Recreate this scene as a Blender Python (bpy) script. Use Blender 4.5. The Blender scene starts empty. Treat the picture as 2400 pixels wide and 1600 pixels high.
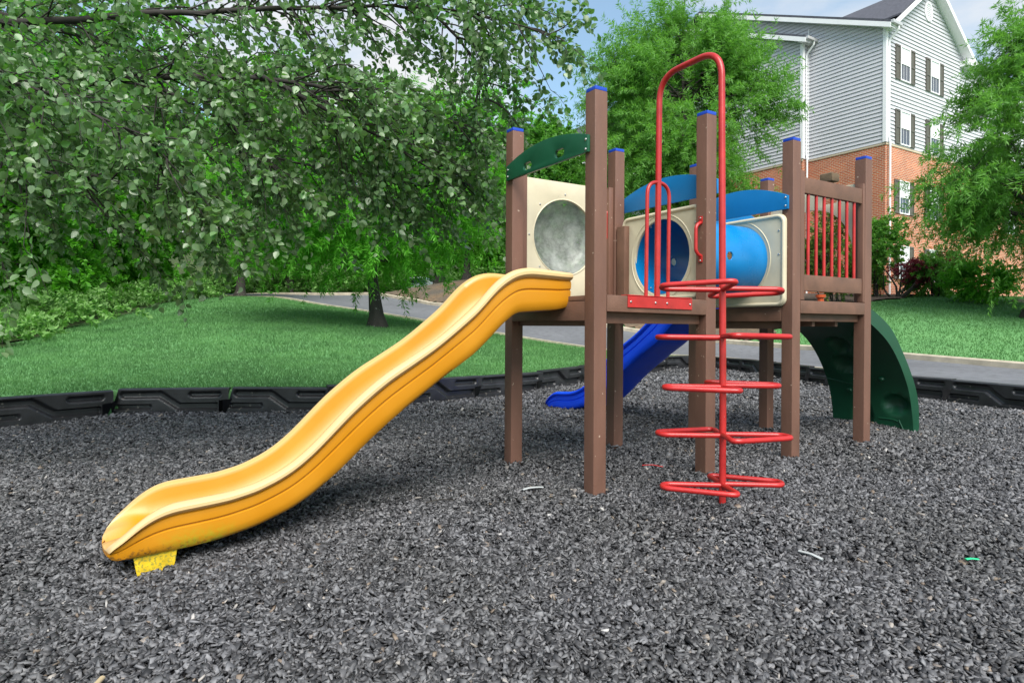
import bpy, bmesh, math, random
import numpy as np
from mathutils import Vector, Matrix

random.seed(7)
RNG = np.random.default_rng(11)
SC = bpy.context.scene
COL = SC.collection
PI = math.pi

# ------------------------------------------------------------------ frame of the play structure
YAW = 0.5541
OX, OY = 0.4995, 3.8744
UX, UY = math.cos(YAW), math.sin(YAW)
W, DA, TG, DB, PS = 0.9515, 0.9847, 0.9584, 0.9906, 0.0979
UB = DA + TG            # second tower, near face of its first posts
UE = UB + DB            # second tower, near face of its last posts
def to_world(u, v):
    return OX + u * UX - v * UY, OY + u * UY + v * UX

# ------------------------------------------------------------------ materials
def new_mat(name):
    m = bpy.data.materials.new(name); m.use_nodes = True
    nt = m.node_tree; nt.nodes.clear()
    return m, nt
def N(nt, t, **kw):
    n = nt.nodes.new(t)
    for k, v in kw.items():
        if k.startswith('i_'):
            n.inputs[k[2:].replace('_', ' ')].default_value = v
        elif k.startswith('n_'):
            n.inputs[int(k[2:])].default_value = v
        else:
            setattr(n, k, v)
    return n
def c4(c): return (c[0], c[1], c[2], 1.0)
def ramp(nt, stops, interp='LINEAR'):
    r = nt.nodes.new('ShaderNodeValToRGB'); r.color_ramp.interpolation = interp
    e = r.color_ramp.elements
    e[0].position, e[0].color = stops[0][0], c4(stops[0][1])
    e[1].position, e[1].color = stops[-1][0], c4(stops[-1][1])
    for p, c in stops[1:-1]:
        x = e.new(p); x.color = c4(c)
    return r
def mixc(nt, a, b, f, mode='MIX'):
    m = nt.nodes.new('ShaderNodeMix'); m.data_type = 'RGBA'; m.blend_type = mode
    for s, val in ((m.inputs[6], a), (m.inputs[7], b), (m.inputs[0], f)):
        if hasattr(val, 'links'): nt.links.new(val, s)
        else: s.default_value = val if isinstance(val, (int, float)) else c4(val)
    return m.outputs[2]
def out(nt, sh):
    o = nt.nodes.new('ShaderNodeOutputMaterial'); nt.links.new(sh, o.inputs[0])

def plain(name, col, rough=0.5, var=0.12, scale=6.0, bump=0.0, bscale=80.0, speck=None, spec=0.5, metal=0.0, stretch=None):
    m, nt = new_mat(name); L = nt.links.new
    tc = N(nt, 'ShaderNodeTexCoord')
    mp = N(nt, 'ShaderNodeMapping'); L(tc.outputs['Object'], mp.inputs[0])
    if stretch: mp.inputs['Scale'].default_value = stretch
    n1 = N(nt, 'ShaderNodeTexNoise', i_Scale=scale, i_Detail=6.0, i_Roughness=0.6); L(mp.outputs[0], n1.inputs['Vector'])
    dark = [x * (1 - var) for x in col]; lite = [min(1, x * (1 + var)) for x in col]
    r = ramp(nt, [(0.3, dark), (0.7, lite)]); L(n1.outputs['Fac'], r.inputs[0])
    c = r.outputs[0]
    if speck:
        n2 = N(nt, 'ShaderNodeTexNoise', i_Scale=speck[1], i_Detail=3.0); L(tc.outputs['Object'], n2.inputs['Vector'])
        r2 = ramp(nt, [(speck[2], (0, 0, 0)), (speck[2] + 0.03, (1, 1, 1))]); L(n2.outputs['Fac'], r2.inputs[0])
        c = mixc(nt, c, speck[0], r2.outputs[0])
    p = N(nt, 'ShaderNodeBsdfPrincipled', i_Roughness=rough, i_Metallic=metal)
    p.inputs['Specular IOR Level'].default_value = spec
    L(c, p.inputs['Base Color'])
    rr = N(nt, 'ShaderNodeMapRange'); L(n1.outputs['Fac'], rr.inputs[0])
    rr.inputs[3].default_value = max(0.03, rough - 0.1); rr.inputs[4].default_value = min(1, rough + 0.14); L(rr.outputs[0], p.inputs['Roughness'])
    if bump:
        nb = N(nt, 'ShaderNodeTexNoise', i_Scale=bscale, i_Detail=4.0); L(mp.outputs[0], nb.inputs['Vector'])
        b = N(nt, 'ShaderNodeBump', i_Strength=bump, i_Distance=0.004); L(nb.outputs['Fac'], b.inputs['Height'])
        L(b.outputs[0], p.inputs['Normal'])
    out(nt, p.outputs[0])
    return m

M = {}
M['post'] = plain('brown recycled lumber', (0.145, 0.070, 0.047), 0.55, 0.22, 5.0, 0.35, 130.0, ((0.42, 0.32, 0.24), 34.0, 0.715), stretch=(1, 1, 0.25))
M['beam'] = plain('brown beam lumber', (0.14, 0.07, 0.045), 0.6, 0.25, 6.0, 0.35, 120.0, ((0.5, 0.4, 0.3), 45.0, 0.75))
M['deck'] = plain('brown deck', (0.09, 0.05, 0.036), 0.7, 0.2, 8.0, 0.2)
M['capblue'] = plain('blue cap plastic', (0.010, 0.055, 0.42), 0.35, 0.1)
M['red'] = plain('red coated pipe', (0.40, 0.018, 0.017), 0.33, 0.18, 9.0, 0.06, 60.0, ((0.7, 0.6, 0.55), 55.0, 0.765))
M['beige'] = plain('beige moulded plastic', (0.56, 0.50, 0.36), 0.42, 0.09, 4.0, 0.08, 200.0, ((0.3, 0.27, 0.2), 30.0, 0.76))
M['blue'] = plain('blue sheet plastic', (0.002, 0.155, 0.40), 0.38, 0.08, 4.0, 0.03)
M['tube'] = plain('blue tunnel plastic', (0.002, 0.17, 0.44), 0.27, 0.1, 3.0, 0.03)
M['slideblue'] = plain('royal blue slide plastic', (0.004, 0.075, 0.95), 0.34, 0.12, 3.0, 0.03)
M['green'] = plain('dark green sheet plastic', (0.008, 0.075, 0.036), 0.35, 0.12, 4.0, 0.03)
M['wallgreen'] = plain('green moulded plastic', (0.003, 0.052, 0.023), 0.35, 0.15, 4.0, 0.08)
M['steel'] = plain('galvanised bolt', (0.45, 0.45, 0.44), 0.35, 0.1, metal=0.9)
M['timber'] = plain('black border plastic', (0.02, 0.02, 0.022), 0.32, 0.45, 5.0, 0.12, 60.0, ((0.13, 0.12, 0.1), 16.0, 0.68))
M['white'] = plain('white trim paint', (0.78, 0.78, 0.79), 0.5, 0.04)
M['siding'] = plain('grey vinyl siding', (0.50, 0.50, 0.53), 0.55, 0.03, 1.5)
M['shutter'] = plain('grey brown shutter', (0.085, 0.078, 0.06), 0.5, 0.1)
M['kerb'] = plain('concrete kerb', (0.40, 0.35, 0.27), 0.85, 0.25, 3.0, 0.3, 40.0)
M['shingle'] = plain('dark shingle', (0.06, 0.062, 0.078), 0.8, 0.35, 9.0, 0.4, 40.0)
M['bark'] = plain('dark bark', (0.034, 0.029, 0.024), 0.9, 0.5, 8.0, 1.0, 30.0, ((0.3, 0.3, 0.27), 14.0, 0.66), stretch=(1, 1, 0.35))
M['barkpear'] = plain('pear bark', (0.02, 0.017, 0.014), 0.85, 0.4, 12.0, 0.6, 50.0)
M['metal'] = plain('light grey metal', (0.5, 0.5, 0.5), 0.4, 0.05, metal=0.3)
M['blind'] = plain('white blind', (0.72, 0.73, 0.76), 0.6, 0.05)
M['carwhite'] = plain('white car paint', (0.75, 0.76, 0.78), 0.25, 0.02)
M['carred'] = plain('red car paint', (0.3, 0.03, 0.02), 0.25, 0.02)
M['rubber'] = plain('black tyre rubber', (0.02, 0.02, 0.02), 0.7, 0.1)
M['redknob'] = plain('faded orange red plastic', (0.55, 0.09, 0.02), 0.45, 0.2)
M['wood'] = plain('bare pale wood', (0.42, 0.33, 0.2), 0.7, 0.3, 14.0)
M['pale'] = plain('pale plastic sliver', (0.36, 0.38, 0.38), 0.4, 0.1)
M['litter'] = plain('green plastic scrap', (0.02, 0.45, 0.2), 0.4, 0.1)
M['oldwood'] = plain('weathered lumber', (0.12, 0.08, 0.045), 0.75, 0.35, 12.0, 0.4)

def glass_mat():
    m, nt = new_mat('window glass')
    p = N(nt, 'ShaderNodeBsdfPrincipled', i_Roughness=0.05); p.inputs['Base Color'].default_value = (0.05, 0.06, 0.08, 1)
    p.inputs['Specular IOR Level'].default_value = 1.0
    out(nt, p.outputs[0]); return m
M['glass'] = glass_mat()

def slide_mat():
    m, nt = new_mat('yellow slide plastic'); L = nt.links.new
    tc = N(nt, 'ShaderNodeTexCoord')
    n1 = N(nt, 'ShaderNodeTexNoise', i_Scale=3.0, i_Detail=6.0); L(tc.outputs['Object'], n1.inputs['Vector'])
    r = ramp(nt, [(0.3, (0.50, 0.195, 0.003)), (0.7, (0.555, 0.23, 0.008))]); L(n1.outputs['Fac'], r.inputs[0])
    # faded rim with sky reflection painted into its cream colour (vertex attribute)
    at = N(nt, 'ShaderNodeAttribute', attribute_name='wear_sheen')
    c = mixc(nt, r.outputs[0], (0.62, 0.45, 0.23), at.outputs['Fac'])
    # algae and splashed dirt low on the wall near the exit
    sp = N(nt, 'ShaderNodeSeparateXYZ'); L(tc.outputs['Object'], sp.inputs[0])
    gx = N(nt, 'ShaderNodeMapRange', n_1=-1.85, n_2=-2.05, n_3=0.0, n_4=1.0); L(sp.outputs['X'], gx.inputs[0])
    gx2 = N(nt, 'ShaderNodeMapRange', n_1=-2.32, n_2=-2.18, n_3=0.0, n_4=1.0); L(sp.outputs['X'], gx2.inputs[0])
    gz = N(nt, 'ShaderNodeMapRange', n_1=0.115, n_2=0.05, n_3=0.0, n_4=1.0); L(sp.outputs['Z'], gz.inputs[0])
    n2 = N(nt, 'ShaderNodeTexNoise', i_Scale=24.0, i_Detail=8.0, i_Roughness=0.7); L(tc.outputs['Object'], n2.inputs['Vector'])
    r2 = ramp(nt, [(0.40, (0, 0, 0)), (0.68, (1, 1, 1))]); L(n2.outputs['Fac'], r2.inputs[0])
    def mul(a, b):
        k = N(nt, 'ShaderNodeMath', operation='MULTIPLY'); L(a, k.inputs[0]); L(b, k.inputs[1]); return k.outputs[0]
    g = mul(mul(gx.outputs[0], gx2.outputs[0]), mul(gz.outputs[0], r2.outputs[0]))
    c = mixc(nt, c, (0.33, 0.34, 0.02), g)
    gd = N(nt, 'ShaderNodeMapRange', n_1=0.055, n_2=0.0, n_3=0.0, n_4=1.0); L(sp.outputs['Z'], gd.inputs[0])
    side = N(nt, 'ShaderNodeMapRange', n_1=-0.17, n_2=-0.21, n_3=0.0, n_4=1.0); L(sp.outputs['Y'], side.inputs[0])
    n3 = N(nt, 'ShaderNodeTexNoise', i_Scale=60.0, i_Detail=4.0); L(tc.outputs['Object'], n3.inputs['Vector'])
    r3 = ramp(nt, [(0.54, (0, 0, 0)), (0.62, (1, 1, 1))]); L(n3.outputs['Fac'], r3.inputs[0])
    c = mixc(nt, c, (0.12, 0.06, 0.02), mul(mul(gd.outputs[0], r3.outputs[0]), side.outputs[0]))
    p = N(nt, 'ShaderNodeBsdfPrincipled', i_Roughness=0.36)
    L(c, p.inputs['Base Color'])
    rr = N(nt, 'ShaderNodeMapRange', n_3=0.28, n_4=0.5); L(n1.outputs['Fac'], rr.inputs[0]); L(rr.outputs[0], p.inputs['Roughness'])
    out(nt, p.outputs[0]); return m
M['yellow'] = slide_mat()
M['foot'] = plain('algae stained yellow plastic', (0.62, 0.42, 0.01), 0.6, 0.3, 20.0, 0.3, 80.0, ((0.32, 0.27, 0.03), 95.0, 0.54))

def bubble_mat():
    m, nt = new_mat('scratched clear dome'); L = nt.links.new
    tc = N(nt, 'ShaderNodeTexCoord')
    n1 = N(nt, 'ShaderNodeTexNoise', i_Scale=7.0, i_Detail=10.0, i_Roughness=0.72); L(tc.outputs['Object'], n1.inputs['Vector'])
    r = ramp(nt, [(0.36, (0.30, 0.30, 0.30)), (0.66, (0.86, 0.86, 0.86))]); L(n1.outputs['Fac'], r.inputs[0])
    tr = N(nt, 'ShaderNodeBsdfTransparent'); tr.inputs[0].default_value = (0.82, 0.86, 0.78, 1)
    df = N(nt, 'ShaderNodeBsdfPrincipled', i_Roughness=0.10); df.inputs['Base Color'].default_value = (0.66, 0.68, 0.64, 1)
    tl = N(nt, 'ShaderNodeBsdfTranslucent'); tl.inputs[0].default_value = (0.6, 0.63, 0.56, 1)
    a = N(nt, 'ShaderNodeMixShader', n_0=0.45); L(df.outputs[0], a.inputs[1]); L(tl.outputs[0], a.inputs[2])
    b = N(nt, 'ShaderNodeMixShader'); L(r.outputs[0], b.inputs[0]); L(tr.outputs[0], b.inputs[1]); L(a.outputs[0], b.inputs[2])
    out(nt, b.outputs[0]); return m
M['bubble'] = bubble_mat()

def brick_mat():
    m, nt = new_mat('red brick'); L = nt.links.new
    uv = N(nt, 'ShaderNodeTexCoord')
    b = N(nt, 'ShaderNodeTexBrick', i_Scale=1.0); L(uv.outputs['UV'], b.inputs['Vector'])
    b.inputs['Color1'].default_value = (0.50, 0.13, 0.05, 1); b.inputs['Color2'].default_value = (0.36, 0.08, 0.035, 1)
    b.inputs['Mortar'].default_value = (0.52, 0.44, 0.33, 1)
    b.inputs['Mortar Size'].default_value = 0.011; b.inputs['Brick Width'].default_value = 0.22; b.inputs['Row Height'].default_value = 0.078
    b.inputs['Bias'].default_value = -0.15; b.inputs['Mortar Smooth'].default_value = 0.2
    n = N(nt, 'ShaderNodeTexNoise', i_Scale=0.9, i_Detail=6.0); L(uv.outputs['UV'], n.inputs['Vector'])
    r = ramp(nt, [(0.3, (0.85, 0.85, 0.85)), (0.7, (1.15, 1.12, 1.1))]); L(n.outputs['Fac'], r.inputs[0])
    c = mixc(nt, b.outputs['Color'], r.outputs[0], 1.0, 'MULTIPLY')
    p = N(nt, 'ShaderNodeBsdfPrincipled', i_Roughness=0.85); L(c, p.inputs['Base Color'])
    bp = N(nt, 'ShaderNodeBump', i_Strength=0.6, i_Distance=0.01); bp.invert = True
    L(b.outputs['Fac'], bp.inputs['Height']); L(bp.outputs[0], p.inputs['Normal'])
    out(nt, p.outputs[0]); return m
M['brick'] = brick_mat()

def leaf_mat(name, cols, trans, rough=0.45, tmix=0.35, spec=0.4, patch=None):
    """per-leaf colour from a random value per leaf"""
    m, nt = new_mat(name); L = nt.links.new
    g = N(nt, 'ShaderNodeNewGeometry')
    st = [(i / (len(cols) - 1), c) for i, c in enumerate(cols)]
    r = ramp(nt, st); L(g.outputs['Random Per Island'], r.inputs[0])
    col = r.outputs[0]
    if patch:
        tc = N(nt, 'ShaderNodeTexCoord'); n1 = N(nt, 'ShaderNodeTexNoise', i_Scale=patch[0], i_Detail=5.0); L(tc.outputs['Object'], n1.inputs['Vector'])
        r1 = ramp(nt, [(0.35, (patch[1],) * 3), (0.65, (patch[2], patch[2], patch[2] * 0.92))]); L(n1.outputs['Fac'], r1.inputs[0])
        col = mixc(nt, col, r1.outputs[0], 1.0, 'MULTIPLY')
    p = N(nt, 'ShaderNodeBsdfPrincipled', i_Roughness=rough); p.inputs['Specular IOR Level'].default_value = spec
    L(col, p.inputs['Base Color'])
    t = N(nt, 'ShaderNodeBsdfTranslucent'); t.inputs[0].default_value = c4(trans)
    mx = N(nt, 'ShaderNodeMixShader', n_0=tmix); L(p.outputs[0], mx.inputs[1]); L(t.outputs[0], mx.inputs[2])
    out(nt, mx.outputs[0]); return m
M['leafpear'] = leaf_mat('pear leaf', [(0.065, 0.13, 0.042), (0.11, 0.19, 0.075), (0.165, 0.24, 0.125), (0.06, 0.20, 0.026)], (0.14, 0.38, 0.045), 0.33, 0.28, 0.6)
M['leafoak'] = leaf_mat('willow oak leaf', [(0.07, 0.27, 0.018), (0.095, 0.33, 0.028), (0.15, 0.38, 0.05), (0.08, 0.30, 0.022)], (0.19, 0.60, 0.025), 0.5, 0.42, 0.3)
M['leafoak2'] = leaf_mat('pale oak leaf', [(0.08, 0.21, 0.03), (0.115, 0.28, 0.05), (0.165, 0.35, 0.085), (0.09, 0.24, 0.028)], (0.20, 0.50, 0.05), 0.5, 0.42, 0.3)
M['leafwood'] = leaf_mat('forest leaf', [(0.06, 0.23, 0.014), (0.085, 0.30, 0.022), (0.13, 0.36, 0.04), (0.065, 0.25, 0.015)], (0.16, 0.56, 0.022), 0.5, 0.42, 0.3)
M['leafwood2'] = leaf_mat('round pale leaf', [(0.07, 0.22, 0.03), (0.10, 0.28, 0.045), (0.15, 0.34, 0.07), (0.08, 0.24, 0.03)], (0.16, 0.46, 0.04), 0.5, 0.4, 0.3)
M['leafbush'] = leaf_mat('light bush leaf', [(0.10, 0.23, 0.045), (0.16, 0.33, 0.08), (0.22, 0.38, 0.13), (0.07, 0.2, 0.03)], (0.16, 0.42, 0.05), 0.55, 0.4, 0.3)
M['leafshrub'] = leaf_mat('dark shrub leaf', [(0.04, 0.075, 0.022), (0.07, 0.13, 0.03), (0.2, 0.26, 0.04), (0.06, 0.11, 0.035)], (0.13, 0.24, 0.03), 0.5, 0.3, 0.3)
M['leafred'] = leaf_mat('dark red maple leaf', [(0.12, 0.015, 0.025), (0.2, 0.03, 0.05), (0.26, 0.06, 0.08), (0.1, 0.02, 0.02)], (0.25, 0.03, 0.04), 0.5, 0.35, 0.3)

def ground_mat(name, a, b, c, s1=0.7, s2=9.0, rough=0.9, bump=0.5):
    m, nt = new_mat(name); L = nt.links.new
    tc = N(nt, 'ShaderNodeTexCoord')
    n1 = N(nt, 'ShaderNodeTexNoise', i_Scale=s1, i_Detail=5.0); L(tc.outputs['Object'], n1.inputs['Vector'])
    n2 = N(nt, 'ShaderNodeTexNoise', i_Scale=s2, i_Detail=8.0, i_Roughness=0.7); L(tc.outputs['Object'], n2.inputs['Vector'])
    r1 = ramp(nt, [(0.35, a), (0.65, b)]); L(n1.outputs['Fac'], r1.inputs[0])
    r2 = ramp(nt, [(0.45, (0, 0, 0)), (0.7, (1, 1, 1))]); L(n2.outputs['Fac'], r2.inputs[0])
    col = mixc(nt, r1.outputs[0], c, r2.outputs[0])
    p = N(nt, 'ShaderNodeBsdfPrincipled', i_Roughness=rough); L(col, p.inputs['Base Color'])
    p.inputs['Specular IOR Level'].default_value = 0.2
    n3 = N(nt, 'ShaderNodeTexNoise', i_Scale=s2 * 4, i_Detail=5.0); L(tc.outputs['Object'], n3.inputs['Vector'])
    bp = N(nt, 'ShaderNodeBump', i_Strength=bump, i_Distance=0.03); L(n3.outputs['Fac'], bp.inputs['Height']); L(bp.outputs[0], p.inputs['Normal'])
    out(nt, p.outputs[0]); return m
M['lawn'] = ground_mat('lawn turf', (0.085, 0.215, 0.075), (0.12, 0.27, 0.10), (0.065, 0.175, 0.058), 0.8, 6.0)
M['straw'] = ground_mat('pine straw', (0.10, 0.085, 0.07), (0.17, 0.115, 0.07), (0.06, 0.05, 0.042), 0.8, 7.0)
M['bed'] = ground_mat('bark mulch', (0.085, 0.065, 0.055), (0.14, 0.11, 0.09), (0.04, 0.032, 0.028), 2.0, 9.0)
M['floor'] = ground_mat('forest floor', (0.03, 0.05, 0.015), (0.06, 0.09, 0.03), (0.03, 0.03, 0.02), 0.6, 5.0)
M['asphalt'] = ground_mat('asphalt', (0.115, 0.12, 0.132), (0.155, 0.16, 0.175), (0.10, 0.103, 0.112), 0.35, 5.0, 0.75, 0.25)
M['base'] = ground_mat('mulch base', (0.008, 0.008, 0.009), (0.016, 0.016, 0.017), (0.03, 0.03, 0.032), 3.0, 40.0, 0.9, 1.0)
M['grass'] = leaf_mat('grass blade', [(0.08, 0.20, 0.066), (0.10, 0.235, 0.08), (0.115, 0.255, 0.095), (0.085, 0.21, 0.07)], (0.15, 0.34, 0.10), 0.6, 0.3, 0.2, (1.1, 0.78, 1.1))

def chip_mat():
    m, nt = new_mat('black rubber chip'); L = nt.links.new
    g = N(nt, 'ShaderNodeNewGeometry')
    r = ramp(nt, [(0.0, (0.018, 0.018, 0.019)), (0.35, (0.05, 0.05, 0.052)), (0.70, (0.10, 0.10, 0.102)), (0.984, (0.165, 0.165, 0.167)), (0.987, (0.13, 0.10, 0.075)), (0.995, (0.2, 0.16, 0.12)), (0.9975, (0.32, 0.31, 0.29)), (1.0, (0.36, 0.35, 0.33))])
    L(g.outputs['Random Per Island'], r.inputs[0])
    tc = N(nt, 'ShaderNodeTexCoord')
    n1 = N(nt, 'ShaderNodeTexNoise', i_Scale=1.1, i_Detail=3.0); L(tc.outputs['Object'], n1.inputs['Vector'])
    r1 = ramp(nt, [(0.35, (0.9, 0.9, 0.9)), (0.62, (1.12, 1.12, 1.16))]); L(n1.outputs['Fac'], r1.inputs[0])
    c = mixc(nt, r.outputs[0], r1.outputs[0], 1.0, 'MULTIPLY')
    p = N(nt, 'ShaderNodeBsdfPrincipled', i_Roughness=0.6); L(c, p.inputs['Base Color'])
    p.inputs['Specular IOR Level'].default_value = 0.4
    out(nt, p.outputs[0]); return m
M['chip'] = chip_mat()

# ------------------------------------------------------------------ object helpers
def tag(o, label=None, cat=None, group=None, kind=None):
    if label: o['label'] = label
    if cat: o['category'] = cat
    if group: o['group'] = group
    if kind: o['kind'] = kind
    return o
def empty(name, loc=(0, 0, 0), rz=0.0, parent=None):
    o = bpy.data.objects.new(name, None); COL.objects.link(o)
    o.location = loc; o.rotation_euler = (0, 0, rz); o.empty_display_size = 0.2
    if parent: o.parent = parent
    return o
def obj(name, bm, mat, parent=None, smooth=None, label=None):
    """link a bmesh as one object; smooth = angle (deg) under which edges are smooth"""
    if smooth is not None:
        bm.normal_update()
        for f in bm.faces: f.smooth = True
        a = math.radians(smooth)
        for e in bm.edges:
            e.smooth = (len(e.link_faces) == 2 and e.calc_face_angle(0) < a)
    me = bpy.data.meshes.new(name); bm.to_mesh(me); bm.free()
    mats = mat if isinstance(mat, list) else [mat]
    for k in mats: me.materials.append(k)
    o = bpy.data.objects.new(name, me); COL.objects.link(o)
    if parent: o.parent = parent
    if label: o['label'] = label
    return o
def np_obj(name, verts, faces, mat, parent=None, smooth=False, matidx=None):
    """verts (n,3) faces (m,k) -> object, fast"""
    me = bpy.data.meshes.new(name)
    verts = np.ascontiguousarray(verts, dtype=np.float32); faces = np.ascontiguousarray(faces, dtype=np.int32)
    m, k = faces.shape
    me.vertices.add(len(verts)); me.vertices.foreach_set('co', verts.ravel())
    me.loops.add(m * k); me.loops.foreach_set('vertex_index', faces.ravel())
    me.polygons.add(m); me.polygons.foreach_set('loop_start', np.arange(0, m * k, k, dtype=np.int32))
    if smooth: me.polygons.foreach_set('use_smooth', np.ones(m, dtype=bool))
    me.update(calc_edges=True)
    me.materials.append(mat)
    o = bpy.data.objects.new(name, me); COL.objects.link(o)
    if parent: o.parent = parent
    return o
def box(bm, x0, x1, y0, y1, z0, z1, bev=0.004, seg=2):
    r = bmesh.ops.create_cube(bm, size=1.0)
    vs = r['verts']
    bmesh.ops.scale(bm, vec=(x1 - x0, y1 - y0, z1 - z0), verts=vs)
    bmesh.ops.translate(bm, vec=((x0 + x1) / 2, (y0 + y1) / 2, (z0 + z1) / 2), verts=vs)
    if bev:
        es = list({e for v in vs for e in v.link_edges})
        bmesh.ops.bevel(bm, geom=es, offset=bev, segments=seg, profile=0.6, affect='EDGES')
    return bm
def BX(*a, **k):
    bm = bmesh.new(); box(bm, *a, **k); return bm
def fillet(pts, r, n=7):
    """round the inner corners of a polyline"""
    P = [Vector(p) for p in pts]; res = [P[0]]
    for i in range(1, len(P) - 1):
        a, b, c = P[i - 1], P[i], P[i + 1]
        d1 = (a - b); d2 = (c - b)
        k = min(r, d1.length * 0.48, d2.length * 0.48)
        p1 = b + d1.normalized() * k; p2 = b + d2.normalized() * k
        for j in range(n + 1):
            t = j / n
            res.append(p1 * (1 - t) ** 2 + b * 2 * t * (1 - t) + p2 * t ** 2)
    res.append(P[-1]); return res
def tube(bm, pts, r, seg=14, closed=False, r2=None):
    P = [Vector(p) for p in pts]; n = len(P)
    rings = []; up = None
    for i in range(n):
        if closed: d = (P[(i + 1) % n] - P[i - 1])
        elif i == 0: d = P[1] - P[0]
        elif i == n - 1: d = P[-1] - P[-2]
        else: d = (P[i + 1] - P[i]).normalized() + (P[i] - P[i - 1]).normalized()
        d.normalize()
        if up is None:
            up = Vector((0, 0, 1)) if abs(d.z) < 0.9 else Vector((1, 0, 0))
        x = d.cross(up).normalized(); up = x.cross(d).normalized()
        rr = r if r2 is None else r + (r2 - r) * i / (n - 1)
        rings.append([bm.verts.new(P[i] + x * math.cos(2 * PI * k / seg) * rr + up * math.sin(2 * PI * k / seg) * rr) for k in range(seg)])
    m = n if closed else n - 1
    for i in range(m):
        a, b = rings[i], rings[(i + 1) % n]
        for k in range(seg):
            bm.faces.new((a[k], a[(k + 1) % seg], b[(k + 1) % seg], b[k]))
    if not closed:
        bm.faces.new(list(reversed(rings[0]))); bm.faces.new(rings[-1])
    bmesh.ops.recalc_face_normals(bm, faces=bm.faces[:])
    return bm
def bolt(name, loc, axis, parent, r=0.009):
    """domed bolt head pointing along axis"""
    bm = bmesh.new()
    bmesh.ops.create_uvsphere(bm, u_segments=12, v_segments=8, radius=r)
    q = Vector((0, 0, 1)).rotation_difference(Vector(axis)).to_matrix().to_4x4()
    bmesh.ops.transform(bm, matrix=Matrix.Translation(loc) @ q @ Matrix.Diagonal((1, 1, 0.6, 1)), verts=bm.verts[:])
    return obj(name, bm, M['steel'], parent, 60)
def plate(outline, holes, thick, place, bev=0.004):
    """flat panel: outline (list of 2D), holes (list of loops), extruded; place(a, b, c) -> 3D point, c along the thickness"""
    bm = bmesh.new()
    vs = [bm.verts.new((p[0], p[1], 0)) for p in outline]
    es = [bm.edges.new((vs[i], vs[(i + 1) % len(vs)])) for i in range(len(vs))]
    for h in holes:
        hv = [bm.verts.new((p[0], p[1], 0)) for p in h]
        es += [bm.edges.new((hv[i], hv[(i + 1) % len(hv)])) for i in range(len(hv))]
    bmesh.ops.triangle_fill(bm, use_beauty=True, use_dissolve=False, edges=es)
    r = bmesh.ops.extrude_face_region(bm, geom=bm.faces[:])
    for g in r['geom']:
        if isinstance(g, bmesh.types.BMVert): g.co.z += thick
    bmesh.ops.recalc_face_normals(bm, faces=bm.faces[:])
    if bev:
        bm.normal_update()
        ee = [e for e in bm.edges if len(e.link_faces) == 2 and e.calc_face_angle(0) > 1.0]
        bmesh.ops.bevel(bm, geom=ee, offset=bev, segments=2, profile=0.6, affect='EDGES')
    for v in bm.verts: v.co = place(v.co.x, v.co.y, v.co.z)
    bmesh.ops.recalc_face_normals(bm, faces=bm.faces[:])
    return bm
def circ(cx, cy, r, n=64, ry=None):
    ry = ry or r
    return [(cx + r * math.cos(2 * PI * k / n), cy + ry * math.sin(2 * PI * k / n)) for k in range(n)]
def rrect(x0, x1, y0, y1, r, n=8):
    P = []
    for cx, cy, a in ((x1 - r, y1 - r, 0), (x0 + r, y1 - r, PI / 2), (x0 + r, y0 + r, PI), (x1 - r, y0 + r, 3 * PI / 2)):
        for k in range(n + 1):
            t = a + PI / 2 * k / n
            P.append((cx + r * math.cos(t), cy + r * math.sin(t)))
    return P
def oval(cx, cy, a, b, n=10):
    """stadium-shaped loop, half length a, half height b"""
    P = []
    for k in range(n + 1):
        t = -PI / 2 + PI * k / n; P.append((cx + a - b + b * math.cos(t), cy + b * math.sin(t)))
    for k in range(n + 1):
        t = PI / 2 + PI * k / n; P.append((cx - a + b + b * math.cos(t), cy + b * math.sin(t)))
    return P

# ------------------------------------------------------------------ terrain
def left_dip(x, y): return 0.055 * np.clip((-1.0 - x) / 3.0, 0, 1) * np.clip((y - 4.0) / 2.0, 0, 1)
def mulch_z(y, x=5.0):
    return float(-left_dip(x, y) +np.interp(y, [-4, 2.0, 2.8, 4.0, 6.0, 8.0, 12.0, 16.0], [-0.08, -0.075, -0.055, 0.0, 0.03, 0.05, 0.08, 0.10]))
BORDER = [((-6.28, 5.55), (-5.43, 6.42)), ((-5.43, 6.45), (-4.59, 7.34)), ((-4.60, 7.44), (-3.40, 7.64)), ((-3.33, 7.58), (-2.13, 7.62)),
          ((-2.20, 7.60), (-1.33, 8.02)), ((-1.33, 8.02), (-0.43, 8.83)), ((-0.43, 8.83), (0.46, 9.75)), ((0.46, 9.75), (1.22, 10.85)),
          ((1.22, 10.85), (1.92, 11.93)), ((1.92, 11.93), (2.62, 13.0)), ((2.62, 13.0), (3.4, 13.98)), ((3.4, 13.98), (4.35, 14.62)),
          ((4.38, 14.55), (4.80, 13.35)), ((4.80, 13.35), (4.95, 12.18)), ((4.95, 12.18), (5.10, 10.96)), ((5.10, 10.96), (5.41, 9.78)),
          ((5.41, 9.78), (5.90, 8.58)), ((5.90, 8.58), (6.25, 7.38)), ((6.25, 7.38), (6.6, 6.2))]
MPOLY = [BORDER[0][0]] + [b for a, b in BORDER] + [(7.2, 4.0), (8.0, -3.5), (-8.0, -3.5), (-7.2, 3.6)]
def inside(poly, x, y):
    x = np.asarray(x); y = np.asarray(y); r = np.zeros(x.shape, bool); n = len(poly)
    for i in range(n):
        x0, y0 = poly[i]; x1, y1 = poly[(i + 1) % n]
        c = ((y0 > y) != (y1 > y))
        with np.errstate(divide='ignore', invalid='ignore'):
            xi = (x1 - x0) * (y - y0) / (y1 - y0 + 1e-12) + x0
        r ^= c & (x < xi)
    return r
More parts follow.
